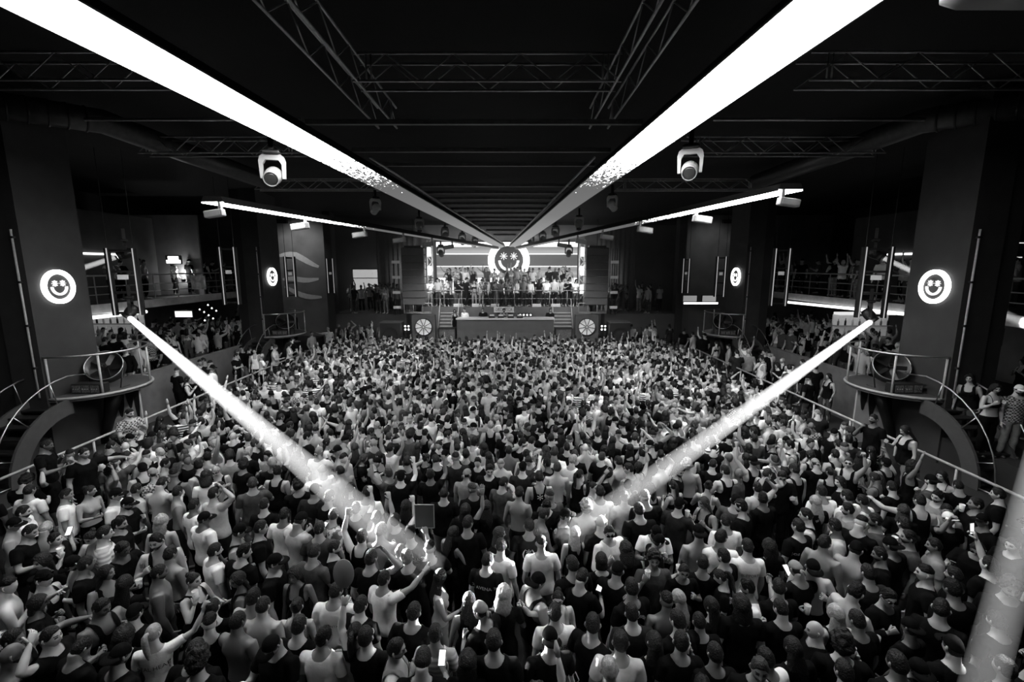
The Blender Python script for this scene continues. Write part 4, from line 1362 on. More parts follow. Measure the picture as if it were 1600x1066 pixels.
# ---- hands
CURLS = {'relax': (22, 28, 22), 'fist': (80, 85, 60), 'open': (4, 6, 6), 'hold': (48, 42, 34), 'point': (80, 85, 60)}
def hand(mb, wrist, along, normal, side, pose):
    a = unit(along)
    n = (Vector(normal) - a * Vector(normal).dot(a)).normalized()
    s = a.cross(n) * side
    if abs(a.cross(n).length) < .5:
        s = Vector((1, 0, 0))
    P = lambda u, v, w: wrist + a * u + s * v + n * w
    mb.tube([P(-.02, 0, 0), P(.015, 0, 0), P(.05, .002, 0), P(.085, .002, 0), P(.098, .002, .002)], [(.026, .019), (.030, .019), (.040, .018), (.042, .016), (.036, .010)], n=10, flat=n)
    cu = CURLS[pose]
    for k, (off, ln, r) in enumerate(((.030, .074, .0092), (.010, .084, .0096), (-.011, .078, .0092), (-.030, .060, .0082))):
        c = cu
        if pose == 'point' and k == 0:
            c = (2, 3, 3)
        d = a.copy()
        p = P(.084, off, 0)
        pts = [p - a * .012, p]
        ang = 0.0
        for q, fr in enumerate((.44, .31, .25)):
            ang += math.radians(c[q] * (1 + .06 * k))
            d = a * math.cos(ang) + n * math.sin(ang) + s * (off * (1.6 if pose == 'open' else .5))
            p = p + d * (ln * fr)
            pts.append(p)
        mb.tube(pts, [r, r, r * .95, r * .88, r * .62], n=7)
    th = unit(a * .62 + s * .72 + n * .28) if pose in ('open', 'relax') else unit(a * .70 + s * .30 + n * .66)
    b = P(.022, .030, .004)
    t2 = unit(th + n * .35 - s * .25)
    mb.tube([b - th * .02, b, b + th * .036, b + th * .036 + t2 * .026, b + th * .036 + t2 * .034], [.012, .0135, .0112, .0098, .006], n=7)

# ---- the poses: per arm (upper-arm direction, forearm direction, palm normal, hand); x is outwards
DOWN = ((.20, .02, -1), (.06, .30, -1), (-1, .1, 0), 'relax')
DOWN2 = ((.26, -.10, -1), (-.02, .45, -.9), (-1, .1, 0), 'relax')
FRONT = ((.28, .30, -1), (-.45, .9, .15), (-.6, 0, .6), 'hold')
CHEST = ((.42, .22, -1), (-.62, .55, .62), (-.5, -.6, 0), 'fist')
CROSS = ((.30, .38, -1), (-.95, .35, .10), (0, -1, 0), 'relax')
UP = ((.45, .25, 1), (-.05, .15, 1), (-.2, 1, 0), 'open')
UPFIST = ((.50, .35, .85), (-.12, .25, 1), (0, 1, 0), 'fist')
POINT = ((.55, .75, .35), (.15, .85, .50), (0, .3, -1), 'point')
OUT = ((1, .15, .05), (.85, .45, .35), (0, .3, -1), 'relax')
OUTUP = ((.90, .25, .38), (.50, .30, .95), (0, .6, -.6), 'point')
PHONEUP = ((.35, .85, .45), (-.15, .35, 1), (-.5, 1, 0), 'hold')
PHONE = ((.30, .35, -1), (-.40, .85, .50), (-.3, .2, 1), 'hold')
MOUTH = ((.45, .50, -.80), (-.62, .10, 1), (-.4, -1, 0), 'hold')
SHOULDER = ((.90, .35, -.05), (.30, .90, .10), (0, 0, -1), 'relax')
HEADUP = ((.85, .15, .62), (-.62, -.05, .62), (-.5, -1, 0), 'relax')
POSES = {   # right arm, left arm, head yaw, head pitch (down positive), female
    'down': (DOWN, DOWN2, 0, 4, 0), 'turned': (DOWN2, DOWN, 38, 6, 0), 'away': (DOWN, DOWN2, -35, 4, 0),
    'front': (FRONT, CHEST, -8, 14, 0), 'chest': (CHEST, DOWN, 25, 8, 0), 'folded': (CROSS, CROSS, -18, 6, 0),
    'point': (POINT, DOWN, 4, 0, 0), 'fist': (DOWN2, UPFIST, -6, -6, 0), 'bothup': (UP, UP, 0, -8, 0),
    'phoneup': (PHONEUP, DOWN, 3, -10, 0), 'phone': (PHONE, PHONE, 0, 30, 0), 'drink': (MOUTH, DOWN, 10, -2, 0),
    'outreach': (DOWN, SHOULDER, -20, 6, 0), 'headup': (HEADUP, DOWN2, 5, 0, 0),
    'w_down': (DOWN, DOWN2, 6, 4, 1), 'w_turned': (FRONT, DOWN, -40, 6, 1), 'w_chest': (CHEST, CHEST, 15, 10, 1),
    'w_reach': (OUTUP, DOWN, 20, 0, 1), 'w_up': (UP, DOWN2, -5, -6, 1), 'w_phone': (PHONE, DOWN, 10, 24, 1), 'w_mouth': (MOUTH, FRONT, 0, 4, 1),
}
def ell_loft(mb, rows, n=18, sq=2.3):
    vs, fs = [], []
    for (cx, cy, z, rx, ry) in rows:
        for j in range(n):
            a = 2 * math.pi * j / n
            c, s = math.cos(a), math.sin(a)
            e = 2 / sq
            vs.append((cx + rx * math.copysign(abs(c) ** e, c), cy + ry * math.copysign(abs(s) ** e, s), z))
    for i in range(len(rows) - 1):
        for j in range(n):
            a, b = i * n + j, i * n + (j + 1) % n
            fs.append((a, b, b + n, a + n))
    fs.append(tuple(range(n - 1, -1, -1)))
    fs.append(tuple(range((len(rows) - 1) * n, len(rows) * n)))
    mb.add(vs, fs)

PROTO = {}
def raw_body(name):
    ra, la, yaw, pit, fem = POSES[name]
    mb = MB()
    w = .90 if fem else 1.0
    if fem:
        rows = [(0, -.005, .84, .12, .085), (0, -.01, .90, .168, .118), (0, -.012, .97, .170, .120), (0, .0, 1.06, .134, .098), (0, .004, 1.14, .124, .094), (0, .010, 1.24, .140, .110), (0, .008, 1.31, .152, .108), (0, -.004, 1.38, .158, .090), (0, -.012, 1.43, .120, .072), (0, -.012, 1.47, .072, .058), (0, -.004, 1.51, .052, .053), (0, .006, 1.60, .048, .052)]
    else:
        rows = [(0, -.005, .84, .12, .085), (0, -.008, .90, .160, .112), (0, -.008, .97, .166, .115), (0, .0, 1.06, .152, .106), (0, .003, 1.14, .152, .108), (0, .004, 1.24, .168, .116), (0, .002, 1.32, .184, .120), (0, -.006, 1.39, .182, .104), (0, -.012, 1.44, .136, .082), (0, -.012, 1.48, .082, .066), (0, -.004, 1.52, .060, .060), (0, .006, 1.61, .056, .060)]
    ell_loft(mb, rows)
    if fem:
        for s in (-1, 1):
            mb.lathe([(.004, -.05), (.05, -.036), (.064, -.008), (.060, .016), (.036, .042), (.004, .052)], n=12, M=Matrix.Translation((s * .066, .082, 1.262)) @ Matrix.Rotation(-1.2, 4, 'X'))
    else:
        for s in (-1, 1):   # pectorals and shoulder blades
            mb.lathe([(.004, -.022), (.06, -.015), (.075, 0), (.06, .013), (.004, .018)], n=12, M=Matrix.Translation((s * .078, .088, 1.325)) @ Matrix.Rotation(-1.35, 4, 'X'))
            mb.lathe([(.004, -.016), (.055, -.010), (.068, 0), (.055, .008), (.004, .012)], n=12, M=Matrix.Translation((s * .085, -.098, 1.33)) @ Matrix.Rotation(1.45, 4, 'X'))
    bones = {}
    for s, arm in ((1, ra), (-1, la)):
        ud, fd, nn, hp = arm
        ud, fd, nn = (Vector((v[0] * s, v[1], v[2])) for v in (ud, fd, nn))
        ud, fd = ud.normalized(), fd.normalized()
        sh = Vector((s * .190 * w, -.010, 1.395))
        if ud.z > .2:
            sh += Vector((-s * .012, 0, .03 * ud.z))
        el = sh + ud * .285 * (.95 if fem else 1)
        wr = el + fd * .250 * (.95 if fem else 1)
        k = .84 if fem else 1.0
        mb.tube([Vector((s * .10 * w, -.008, 1.385)), sh - ud * .0 + Vector((0, 0, .004)), sh.lerp(el, .28), sh.lerp(el, .55), sh.lerp(el, .85), el], [.060 * k, .066 * k, .059 * k, .051 * k, .042 * k, .040 * k], n=14)
        mb.tube([sh.lerp(el, .92), el, el.lerp(wr, .22), el.lerp(wr, .5), el.lerp(wr, .8), wr, wr + fd * .012], [.038 * k, .041 * k, .045 * k, .040 * k, .031 * k, (.029 * k, .023 * k), (.028 * k, .021 * k)], n=12, flat=nn)
        bones['r' if s > 0 else 'l'] = (sh, el, wr, fd, nn, hp)
    for s in (-1, 1):
        hip, kn, an = Vector((s * .088, -.005, .90)), Vector((s * .105, .012, .50)), Vector((s * .115, -.025, .085))
        mb.tube([hip + Vector((0, 0, .05)), hip, hip.lerp(kn, .3), hip.lerp(kn, .7), kn, kn.lerp(an, .28), kn.lerp(an, .7), an, an - Vector((0, 0, .04))], [.085, .090, .084, .066, .056, .057, .042, .038, .040], n=14)
        mb.tube([(s * .115, -.075, .040), (s * .117, -.045, .045), (s * .122, .04, .042), (s * .130, .12, .034), (s * .133, .175, .026), (s * .134, .190, .024)], [(.024, .026), (.036, .040), (.038, .036), (.046, .030), (.036, .022), (.016, .012)], n=10, flat=(0, 0, 1))
    return mb, bones

def evaluate(objs, mods, keep=True):
    """apply modifiers to many temporary objects in one go and return their new meshes"""
    for o in objs:
        for kind, kw in mods(o):
            m = o.modifiers.new(kind, kind)
            for k, v in kw.items():
                setattr(m, k, v)
    dg = bpy.context.evaluated_depsgraph_get()
    out = [bpy.data.meshes.new_from_object(o.evaluated_get(dg)) for o in objs]
    for o in objs:
        me = o.data
        bpy.data.objects.remove(o, do_unlink=True)
        if me.users == 0 and not keep:
            bpy.data.meshes.remove(me)
    return out
def co(me):
    a = np.empty(len(me.vertices) * 3, np.float32)
    me.vertices.foreach_get('co', a)
    return a.reshape(-1, 3)
def no(me):
    a = np.empty(len(me.vertices) * 3, np.float32)
    me.vertices.foreach_get('normal', a)
    return a.reshape(-1, 3)
def tmp(me):
    o = bpy.data.objects.new('tmp', me)
    COL.objects.link(o)
    return o

names = list(POSES)
raws = [raw_body(n) for n in names]
VOX = .014
dense = evaluate([tmp(r[0].mesh('b')) for r in raws], lambda o: [('REMESH', dict(mode='VOXEL', voxel_size=VOX)), ('SMOOTH', dict(factor=.5, iterations=5))])

def seg_t(P, a, b):
    a, b = np.array(a), np.array(b)
    d = b - a
    t = np.clip(((P - a) @ d) / (d @ d), 0, 1)
    return t, np.linalg.norm(P - (a + t[:, None] * d), axis=1)

def garment_masks(P, bones, fem):
    x, y, z = P[:, 0], P[:, 1], P[:, 2]
    armt = np.zeros(len(P))           # 0 torso .. 1 elbow .. 2 wrist .. 3 hand
    isarm = np.zeros(len(P), bool)
    for key in 'rl':
        sh, el, wr = bones[key][:3]
        t1, d1 = seg_t(P, sh, el)
        t2, d2 = seg_t(P, el, wr)
        side = (x > 0) if key == 'r' else (x < 0)
        on1 = (d1 < .078) & (t1 > .02) & ((np.abs(x) > .15) | (z > 1.5) | (y > .14))
        on2 = (d2 < .062)
        up = (d1 / .060 < d2 / .045)
        t = np.where(on1 & (up | ~on2), t1, np.where(on2, 1 + t2, 0))
        isarm |= (on1 | on2)
        armt = np.where(on1 | on2, np.maximum(armt, t), armt)
    r = np.hypot(x, y + .01)
    neck = (z > 1.44) & (r < .090) | (z > 1.50)
    neck |= (y > 0) & (z > 1.425) & (np.abs(x) < .050)
    torso = ~isarm
    body = torso & (z > .865) & ~neck & (z < 1.5)
    m = {}
    m['tshirt'] = body | (isarm & (armt < .62) & ~neck)
    m['long_sleeve'] = body | (isarm & (armt < 1.93) & ~neck)
    deep = ((y > 0) & (z > 1.30) & (np.abs(x) < .062)) | ((y <= 0) & (z > 1.375) & (np.abs(x) < .062))
    strap = (z < 1.245) | (np.abs(x) < .128) & ~deep
    m['tank_top'] = body & strap & (armt < .12)
    m['crop_top'] = torso & (z > 1.175) & ((z < 1.30) | ((np.abs(np.abs(x) - .085) < .012) & (z < 1.47)))
    m['trousers'] = torso & (z < .985) & (z > .10)
    return m

GARMENTS = ('tshirt', 'long_sleeve', 'tank_top', 'crop_top', 'trousers')
pieces = []
for n, (mb, bones), me in zip(names, raws, dense):
    P, N = co(me), no(me)
    fem = POSES[n][4]
    masks = garment_masks(P, bones, fem)
    nf = len(me.polygons)
    lv = np.empty(len(me.loops), np.int32)
    me.loops.foreach_get('vertex_index', lv)
    F = lv.reshape(-1, 4)
    rng = np.random.default_rng(len(n) * 7 + names.index(n))
    for g in GARMENTS:
        if g == 'crop_top' and not fem or g == 'long_sleeve' and fem:
            continue
        keep = masks[g]
        fk = keep[F].all(axis=1)
        if not fk.any():
            continue
        used = np.unique(F[fk])
        idx = -np.ones(len(P), np.int32)
        idx[used] = np.arange(len(used))
        Q = P[used].copy()
        off = np.full(len(used), .010 if g in ('crop_top',) else .013)
        if g in ('tshirt', 'long_sleeve', 'tank_top'):
            zz, xx, yy = Q[:, 2], Q[:, 0], Q[:, 1]
            loose = np.clip((1.36 - zz) / .3, 0, 1)
            ang = np.arctan2(yy, xx)
            fold = np.sin(ang * 5 + zz * 13 + rng.uniform(0, 6)) * .5 + np.sin(ang * 9 - zz * 22 + rng.uniform(0, 6)) * .35 + np.sin(xx * 31 + zz * 25) * .3
            off += (.012 if not fem else .004) * loose + .007 * fold * (.35 + .65 * loose)
        if g == 'trousers':
            off += (.006 + .006 * np.sin(Q[:, 2] * 28 + Q[:, 0] * 20)) * np.clip((.9 - Q[:, 2]) / .1, 0, 1) - .007 * np.clip((Q[:, 2] - .86) / .06, 0, 1)
        Q += N[used] * off[:, None]
        FF = idx[F[fk]]
        E = np.sort(np.concatenate([FF[:, [0, 1]], FF[:, [1, 2]], FF[:, [2, 3]], FF[:, [3, 0]]]), axis=1)
        E, cnt = np.unique(E, axis=0, return_counts=True)
        E = E[cnt == 1]                      # hems and necklines run smooth
        for _ in range(10):
            acc, deg = np.zeros_like(Q), np.zeros(len(Q))
            np.add.at(acc, E[:, 0], Q[E[:, 1]]); np.add.at(acc, E[:, 1], Q[E[:, 0]])
            np.add.at(deg, E[:, 0], 1); np.add.at(deg, E[:, 1], 1)
            b = deg > 0
            Q[b] = .4 * Q[b] + .6 * acc[b] / deg[b][:, None]
        gm = bpy.data.meshes.new(g)
        gm.from_pydata(Q.tolist(), [], idx[F[fk]].tolist())
        pieces.append((n, g, tmp(gm)))
GRATIO = {'tshirt': .42, 'long_sleeve': .42, 'tank_top': .42, 'crop_top': .5, 'trousers': .12}
gmap = {o.name: g for _, g, o in pieces}
LOWG = {}
res = evaluate([o for _, _, o in pieces], lambda o: [('SMOOTH', dict(factor=.5, iterations=2)), ('DECIMATE', dict(ratio=GRATIO[gmap[o.name]]))])
CLOTHES = {}
for (n, g, _), me in zip(pieces, res):
    me.polygons.foreach_set('use_smooth', [True] * len(me.polygons))
    me.name = g
    CLOTHES[(n, g)] = me
lowg = evaluate([tmp(me) for me in res], lambda o: [('DECIMATE', dict(ratio=.08))])
for (n, g, _), me in zip(pieces, lowg):
    LOWG[(n, g)] = me
for (n, g, _), me in zip(pieces, res):
    pass
mid = evaluate([tmp(d) for d in dense], lambda o: [('DECIMATE', dict(ratio=.26))])
low = evaluate([tmp(d) for d in mid], lambda o: [('DECIMATE', dict(ratio=.055))])

HEAD_PIVOT = Vector((0, .004, 1.528))
LOWHEAD = head_mesh(11, 8)
def arrays(me):
    """vertices, triangle list, material of a mesh"""
    me.calc_loop_triangles()
    t = np.empty(len(me.loop_triangles) * 3, np.int32)
    me.loop_triangles.foreach_get('vertices', t)
    mi = np.empty(len(me.loop_triangles), np.int32)
    me.loop_triangles.foreach_get('material_index', mi)
    return co(me).copy(), t.reshape(-1, 3), mi
BODY, LOWBODY, HEAD_M, HANDS = {}, {}, {}, {}
for n, (mb, bones), me_mid, me_low in zip(names, raws, mid, low):
    ra, la, yaw, pit, fem = POSES[n]
    Hm = Matrix.Translation(HEAD_PIVOT) @ Matrix.Rotation(math.radians(-yaw), 4, 'Z') @ Matrix.Rotation(math.radians(-pit), 4, 'X') @ Matrix.Translation((0, .018, .096)) @ Matrix.Scale(.90 if fem else .93, 4)
    HEAD_M[n] = Hm
    HANDS[n] = bones
    out = MB()
    P = co(me_mid)
    fs = [tuple(p.vertices) for p in me_mid.polygons]
    fmi = [5 if P[f[0]][2] < .095 else 0 for f in fs]
    out.v, out.f, out.mi = [tuple(map(float, p)) for p in P], fs, fmi
    h = MB(); h.v, h.f, h.mi = HEAD.v, HEAD.f, HEAD.mi
    k = len(out.v)
    out.v += [tuple(Hm @ Vector(p)) for p in h.v]
    out.f += [tuple(i + k for i in f) for f in h.f]
    out.mi += h.mi
    for s, key in ((1, 'r'), (-1, 'l')):
        sh, el, wr, fd, nn, hp = bones[key]
        hand(out, wr, fd, nn, s, hp)
    me = out.mesh('person_body', True)
    bm = bmesh.new(); bm.from_mesh(me); bmesh.ops.recalc_face_normals(bm, faces=bm.faces); bm.to_mesh(me); bm.free()
    BODY[n] = me
    lo = MB()
    lo.v, lo.f = [tuple(map(float, p)) for p in co(me_low)], [tuple(p.vertices) for p in me_low.polygons]
    lo.mi = [0] * len(lo.f)
    k = len(lo.v)
    lo.v += [tuple(Hm @ Vector(p)) for p in LOWHEAD.v]
    lo.f += [tuple(i + k for i in f) for f in LOWHEAD.f]
    lo.mi += [0] * len(LOWHEAD.f)
    for s, key in ((1, 'r'), (-1, 'l')):
        sh, el, wr, fd, nn, hp = bones[key]
        lo.tube([wr, wr + fd * .07, wr + fd * .15], [.026, .034, .012], n=5)
    LOWBODY[n] = arrays(lo.mesh('low'))
LOWHAIR = {}
lh = evaluate([tmp(HAIR_ME[s]) for s in HAIR_STYLES], lambda o: [('DECIMATE', dict(ratio=.08))])
for s, me in zip(HAIR_STYLES, lh):
    LOWHAIR[s] = arrays(me)
LOWCLOTH = {k: arrays(me) for k, me in LOWG.items()}
# ================================================================== the crowd
TOPS = {'W': ('tshirt', 'white'), 'K': ('tshirt', 'black'), 'G': ('tshirt', 'grey'), 'L': ('tshirt', 'light grey'), 'D': ('tshirt', 'dark grey'), 'H': ('tshirt', 'charcoal'),
        'k': ('tank_top', 'black'), 'w': ('tank_top', 'white'), 'g': ('tank_top', 'grey'), 'S': (None, None), 'C': ('crop_top', 'black'), 'c': ('crop_top', 'white'),
        'Z': ('tshirt', 'black and white striped'), 'z': ('tshirt', 'grey striped'), 'M': ('tshirt', 'camouflage'), 'X': ('long_sleeve', 'white'), 'Y': ('long_sleeve', 'black'), 'P': ('tshirt', 'checked')}
HAIRC = {'s': ('short', 'dark'), 'q': ('quiff', 'black'), 'c': ('cropped', 'dark'), 'f': ('fade', 'black'), 'F': ('fade', 'brown'), 'u': ('curly', 'dark'), 'U': ('curly', 'blonde'), 'l': ('long', 'dark'), 'i': ('long', 'brown'), 'L': ('long', 'blonde'),
         'v': ('wavy', 'dark'), 'V': ('wavy', 'blonde'), 'b': ('bob', 'dark'), 'p': ('ponytail', 'dark'), 'P': ('ponytail', 'blonde'), 'n': ('bun', 'dark'), 'k': ('cap', 'black'), 'K': ('cap', 'white'),
         'r': ('backward_cap', 'black'), 'd': ('bandana', 'grey'), 'x': (None, None), 'o': ('short', 'blonde'), 'B': ('short', 'brown')}
HATS = {'cap': 'cap', 'backward_cap': 'cap', 'bandana': 'bandana'}
FEM = set('liLvVbpPn')
# the people one can tell apart in the foreground, read off the picture in four quarters of its lower third
# (x, y of the head in the enlarged quarter, facing in degrees from the stage, top, hair, pose, extras)
Q1 = """105 275 -75 K s front|25 545 -70 S f chest G|212 400 172 K v w_down|388 400 150 S k phone|215 520 -85 k r point G|150 605 -60 K v w_down|345 60 -55 W s down|395 55 -40 K q turned|170 20 0 W c down|620 45 -70 W k down|735 15 -30 L s down G|680 110 -80 K k front|330 260 -85 K s drink|500 255 175 C n w_phone|575 255 -50 z s down|665 190 -75 K q down B|680 312 -95 K s front G|870 300 178 k q chest B|880 195 5 S V w_down|880 440 -55 S c down|935 370 -15 S s down|1065 510 -95 k n w_mouth|1008 310 -35 k s down|1070 110 -25 W s down|1110 178 -60 W k turned|960 40 -15 S s away|1160 370 -40 W s down|1262 372 -55 K q turned E|1305 490 150 k l w_turned|1285 235 -60 k k front|1325 590 -10 S s down|1310 735 -15 S c down|850 800 0 W P w_reach T|290 820 -85 Y s headup|605 950 -20 K r down|495 965 -60 W s down|1085 975 0 K u down|35 935 -40 S x down|600 470 -80 k l w_turned|700 520 0 K l w_down|570 640 -95 k s front|130 130 -60 W s down|30 210 -80 S k chest|250 240 20 S o phone|100 130 0 K k away|470 30 -60 S n w_turned|1200 40 -20 L s headup|1345 350 60 k r down|1340 190 -30 K s phone|440 620 -30 K q down|740 690 0 K k down|450 440 -30 K s away|830 640 -15 K p w_down|90 800 -70 k s outreach|1180 640 10 K n w_down|620 820 10 K v w_down|370 900 -20 K s phone|1000 930 0 K s down|210 640 -60 K b w_chest|1100 760 20 K f down"""
Q2 = """405 565 -25 X s chest N|335 830 -40 W q turned|495 835 0 g p w_down|775 855 -88 g s down H|1000 800 -5 z s down|820 700 -10 K s down|872 460 0 K l w_down Y|690 505 -35 W s point|625 405 -20 K s headup|790 352 -15 K c down|968 335 0 K f chest|1010 495 -40 S l w_turned|1150 620 5 k l w_down|1240 680 60 K d front H|1262 400 -55 K s turned A|1200 360 -10 K s down|1345 345 0 W s away|340 230 0 D s down|400 165 -10 M B away|130 160 -5 W s down|240 190 -25 L k phone|25 240 -60 K s down|560 270 0 k s fist|720 245 -30 S o chest|768 180 0 D s phoneup|905 262 0 K r down A|1172 212 -30 K s turned|1340 240 -85 K i w_turned|1070 250 -55 k l w_chest|1120 125 0 K l w_up|1262 125 0 K l w_down|1020 45 0 K c down|60 850 165 K k phone|235 480 170 k v w_down|290 380 -10 D s front|430 350 -70 K s down B|190 650 0 g n w_down|130 565 0 K u down|10 660 -5 S c down|110 405 -80 K k down|1140 965 0 K v w_down|1305 790 0 K l w_phone|890 985 0 K s phone|600 30 0 W s down|200 770 -5 K s down S|390 70 -30 K s down|60 100 0 K s down|520 120 10 K s phoneup|640 180 20 S s phoneup|840 110 0 K l w_down|30 560 -60 L q phone|560 640 -20 K s down|1080 480 -10 K s chest|1340 610 -10 K V w_chest|720 840 0 K s away|600 900 10 K l w_down|1340 860 -5 K s down|1080 660 0 K p w_down"""
Q3 = """180 300 0 W f down|248 305 -10 L o turned|355 258 -20 k L w_reach|575 235 178 X c chest G|760 222 172 W k phone|500 200 -25 K x turned|400 118 0 S U down|205 100 178 K q phone|290 150 -85 K k down|140 170 -65 S s front|75 225 0 K s down E|112 520 -60 k r down|255 590 172 g n w_reach G|268 690 0 W s down U G|170 850 15 K r down V|70 770 -5 W U down|495 415 0 K b w_down|570 472 -30 K k front|632 560 0 K s chest D|830 640 0 S f down G|912 618 30 K L w_down|780 400 170 D u drink|915 432 168 K p w_chest|1030 420 -15 K s down|1150 490 60 K p w_phone|1080 650 30 K l w_mouth|1270 640 -8 K v down|1312 540 55 W q chest B|1270 350 0 W s down P|1140 285 -50 W s turned|1010 240 0 S r down|930 262 -60 D s front|550 850 -5 L s down|890 870 -8 K s drink|1060 760 0 K c down|1070 930 5 K s down|1172 200 0 W s down|1260 130 45 K q down G|880 110 -50 H k drink|780 60 0 K F down|600 60 0 L s down|465 30 0 W s down|40 45 -20 S s down|1350 330 140 K k down|400 520 -35 K s phone|640 350 0 K v w_phone|770 300 -80 K k front|690 700 0 H s down|710 850 10 K l w_down|430 760 -10 K s away|930 760 20 K s down|20 900 0 K s down|1340 990 160 K B down|560 1010 0 L o down|990 560 0 K s folded|340 420 20 K s down|1200 600 -20 K s turned|1080 90 100 k i w_chest|1130 380 30 K s down|730 140 0 K s down"""
Q4 = """135 215 20 K s down O|235 160 60 k s down|262 90 0 K L w_down|300 25 0 W s down|340 95 -50 W s down|432 112 55 G s turned|530 80 25 W s down|620 95 140 K r w_down|528 208 -60 K f phone B|600 180 58 D s down B|405 230 25 L s turned|322 215 172 K n w_down|330 310 -60 S s down|265 430 165 S k front|170 460 10 K d phone G|440 560 -70 S q front|625 600 172 Y q chest H|320 690 0 k L w_down|240 770 75 K x down|440 880 -30 K u drink|130 780 0 k l w_down|640 380 60 K s down|482 355 -60 S k front|690 312 20 K r down|760 260 62 D s drink|820 85 0 k s outreach|940 122 150 w s down|1000 190 172 K K phoneup|905 330 58 G s down|840 482 58 K f down|1100 310 120 K s phone G|1190 200 88 K k down|960 690 -48 K s down|820 725 40 k v w_phone|752 765 10 K r w_down|722 965 0 K s down|872 990 168 K k down|200 905 0 K l w_down|1295 760 0 K s down J|1280 1020 5 K s headup|1342 562 150 K u down|1060 580 0 K q down|452 60 20 W s down|895 30 100 G q down B|720 200 0 K s down|60 560 -20 K s chest|60 980 20 W s down|540 760 10 K s down|980 880 0 K k down|1100 900 -10 K s down|1180 640 20 K s chest|1200 430 10 K s phoneup|1320 310 100 K s down|1000 480 30 K s down|560 480 0 H s down|20 330 0 K v w_down|80 680 10 K s front|600 860 160 K n w_mouth|400 1010 0 K s down|150 640 -10 K l w_phone|700 120 -30 K i w_down|1120 90 60 K s drink|1250 40 40 K s down|1060 200 -30 K s down"""
QUART = [(Q1, 0), (Q2, 400), (Q3, 800), (Q4, 1200)]
PRINTS = {'E': ('(*)', .20, .0, True), 'S': ('SEAHAWKS', .075, .06, True), 'D': ('BEFORE DIVISION', .05, .05, True), 'U': ('SUPPORT', .085, .05, False), 'V': ('ROCKWORLD', .09, -.02, True),
          'P': ('SUPPORT', .06, .03, False), 'O': ('Los Angeles', .085, .05, True), 'J': ("BALEY. '46", .075, .04, True), 'A': ('X AVENA X', .075, .04, True), 'T': ('SEAL HEAD', .07, .02, False), 'N': ('MANTA', .05, .0, False),
          '9': ('9', .26, -.02, True), '2': ('20', .22, -.02, True), '*': ('*', .26, .02, True)}

people = []        # every person: dict of x, y, floor, face, top, hair, pose ...
def add_person(x, y, z0, face, top, hair, pose, extra='', sc=1.0, skin=None):
    people.append(dict(x=x, y=y, z0=z0, face=face, top=top, hair=hair, pose=pose, extra=extra, sc=sc, skin=skin))
rp = random.Random(11)
def scale_for(pose):
    return rp.uniform(.87, .93) if pose.startswith('w_') else rp.uniform(.90, .98)
placed = []
def free(x, y, d):
    return all((x - a) ** 2 + (y - b) ** 2 > d * d for a, b in placed)
def holder(pose, key, up, px, py, face, top, hair, hold):
    sh, el, wr, fd, nn, hp = HANDS[pose][key]
    sc = .94
    h = (wr + fd * .10) * sc
    h.rotate(Matrix.Rotation(math.radians(face), 3, 'Z'))
    P = at_height(px, py, h.z + up)
    placed.append((P.x - h.x, P.y - h.y))
    add_person(P.x - h.x, P.y - h.y, 0, face, top, hair, pose, [], sc)
    people[-1]['hold'] = hold
holder('fist', 'l', .26, 555, 895, -8, 'K', 's', 'fan')
holder('phoneup', 'r', .15, 685, 812, 4, 'K', 's', 'tablet')
for txt, ox in QUART:
    for row in txt.split('|'):
        t = row.split()
        px, py = ox + float(t[0]) / 3.4825, 760 + float(t[1]) / 3.4825
        pose = t[5]
        sc = scale_for(pose)
        p = at_height(px, py, 1.63 * sc)
        face = float(t[2])
        yaw = POSES[pose][2]
        # the facing in the table is that of the head; the body turns less
        body = face + yaw
        if not free(p.x, p.y, .25):
            continue
        placed.append((p.x, p.y))
        add_person(p.x, p.y, 0, body, t[3], t[4], pose, t[6:], sc)
n_hand = len(people)
extra_pic = [(886, 700, 0, 'K', 's', 'down', ['9']), (868, 672, 0, 'K', 's', 'down', ['2']), (848, 745, 0, 'k', 's', 'down', ['*']), (747, 722, 172, 'K', 'q', 'down', []), (620, 745, 10, 'K', 'k', 'phoneup', []), (674, 740, 0, 'K', 's', 'phoneup', []),
             (610, 700, -20, 'W', 's', 'bothup', []), (1218, 742, 160, 'K', 's', 'phone', ['G']), (1190, 765, 0, 'L', 's', 'headup', []), (500, 735, 10, 'W', 'x', 'turned', []), (466, 740, -20, 'W', 's', 'down', []), (940, 775, 0, 'W', 's', 'down', []), (865, 730, 0, 'S', 'B', 'down', []), (1082, 728, -20, 'S', 'U', 'down', []), (1230, 690, 10, 'W', 'r', 'down', []), (795, 705, 0, 'S', 's', 'down', [])]
for px, py, face, top, hair, pose, ex in extra_pic:
    sc = scale_for(pose)
    p = at_height(px, py, 1.63 * sc)
    if free(p.x, p.y, .25):
        placed.append((p.x, p.y))
        add_person(p.x, p.y, 0, face + POSES[pose][2], top, hair, pose, ex, sc)

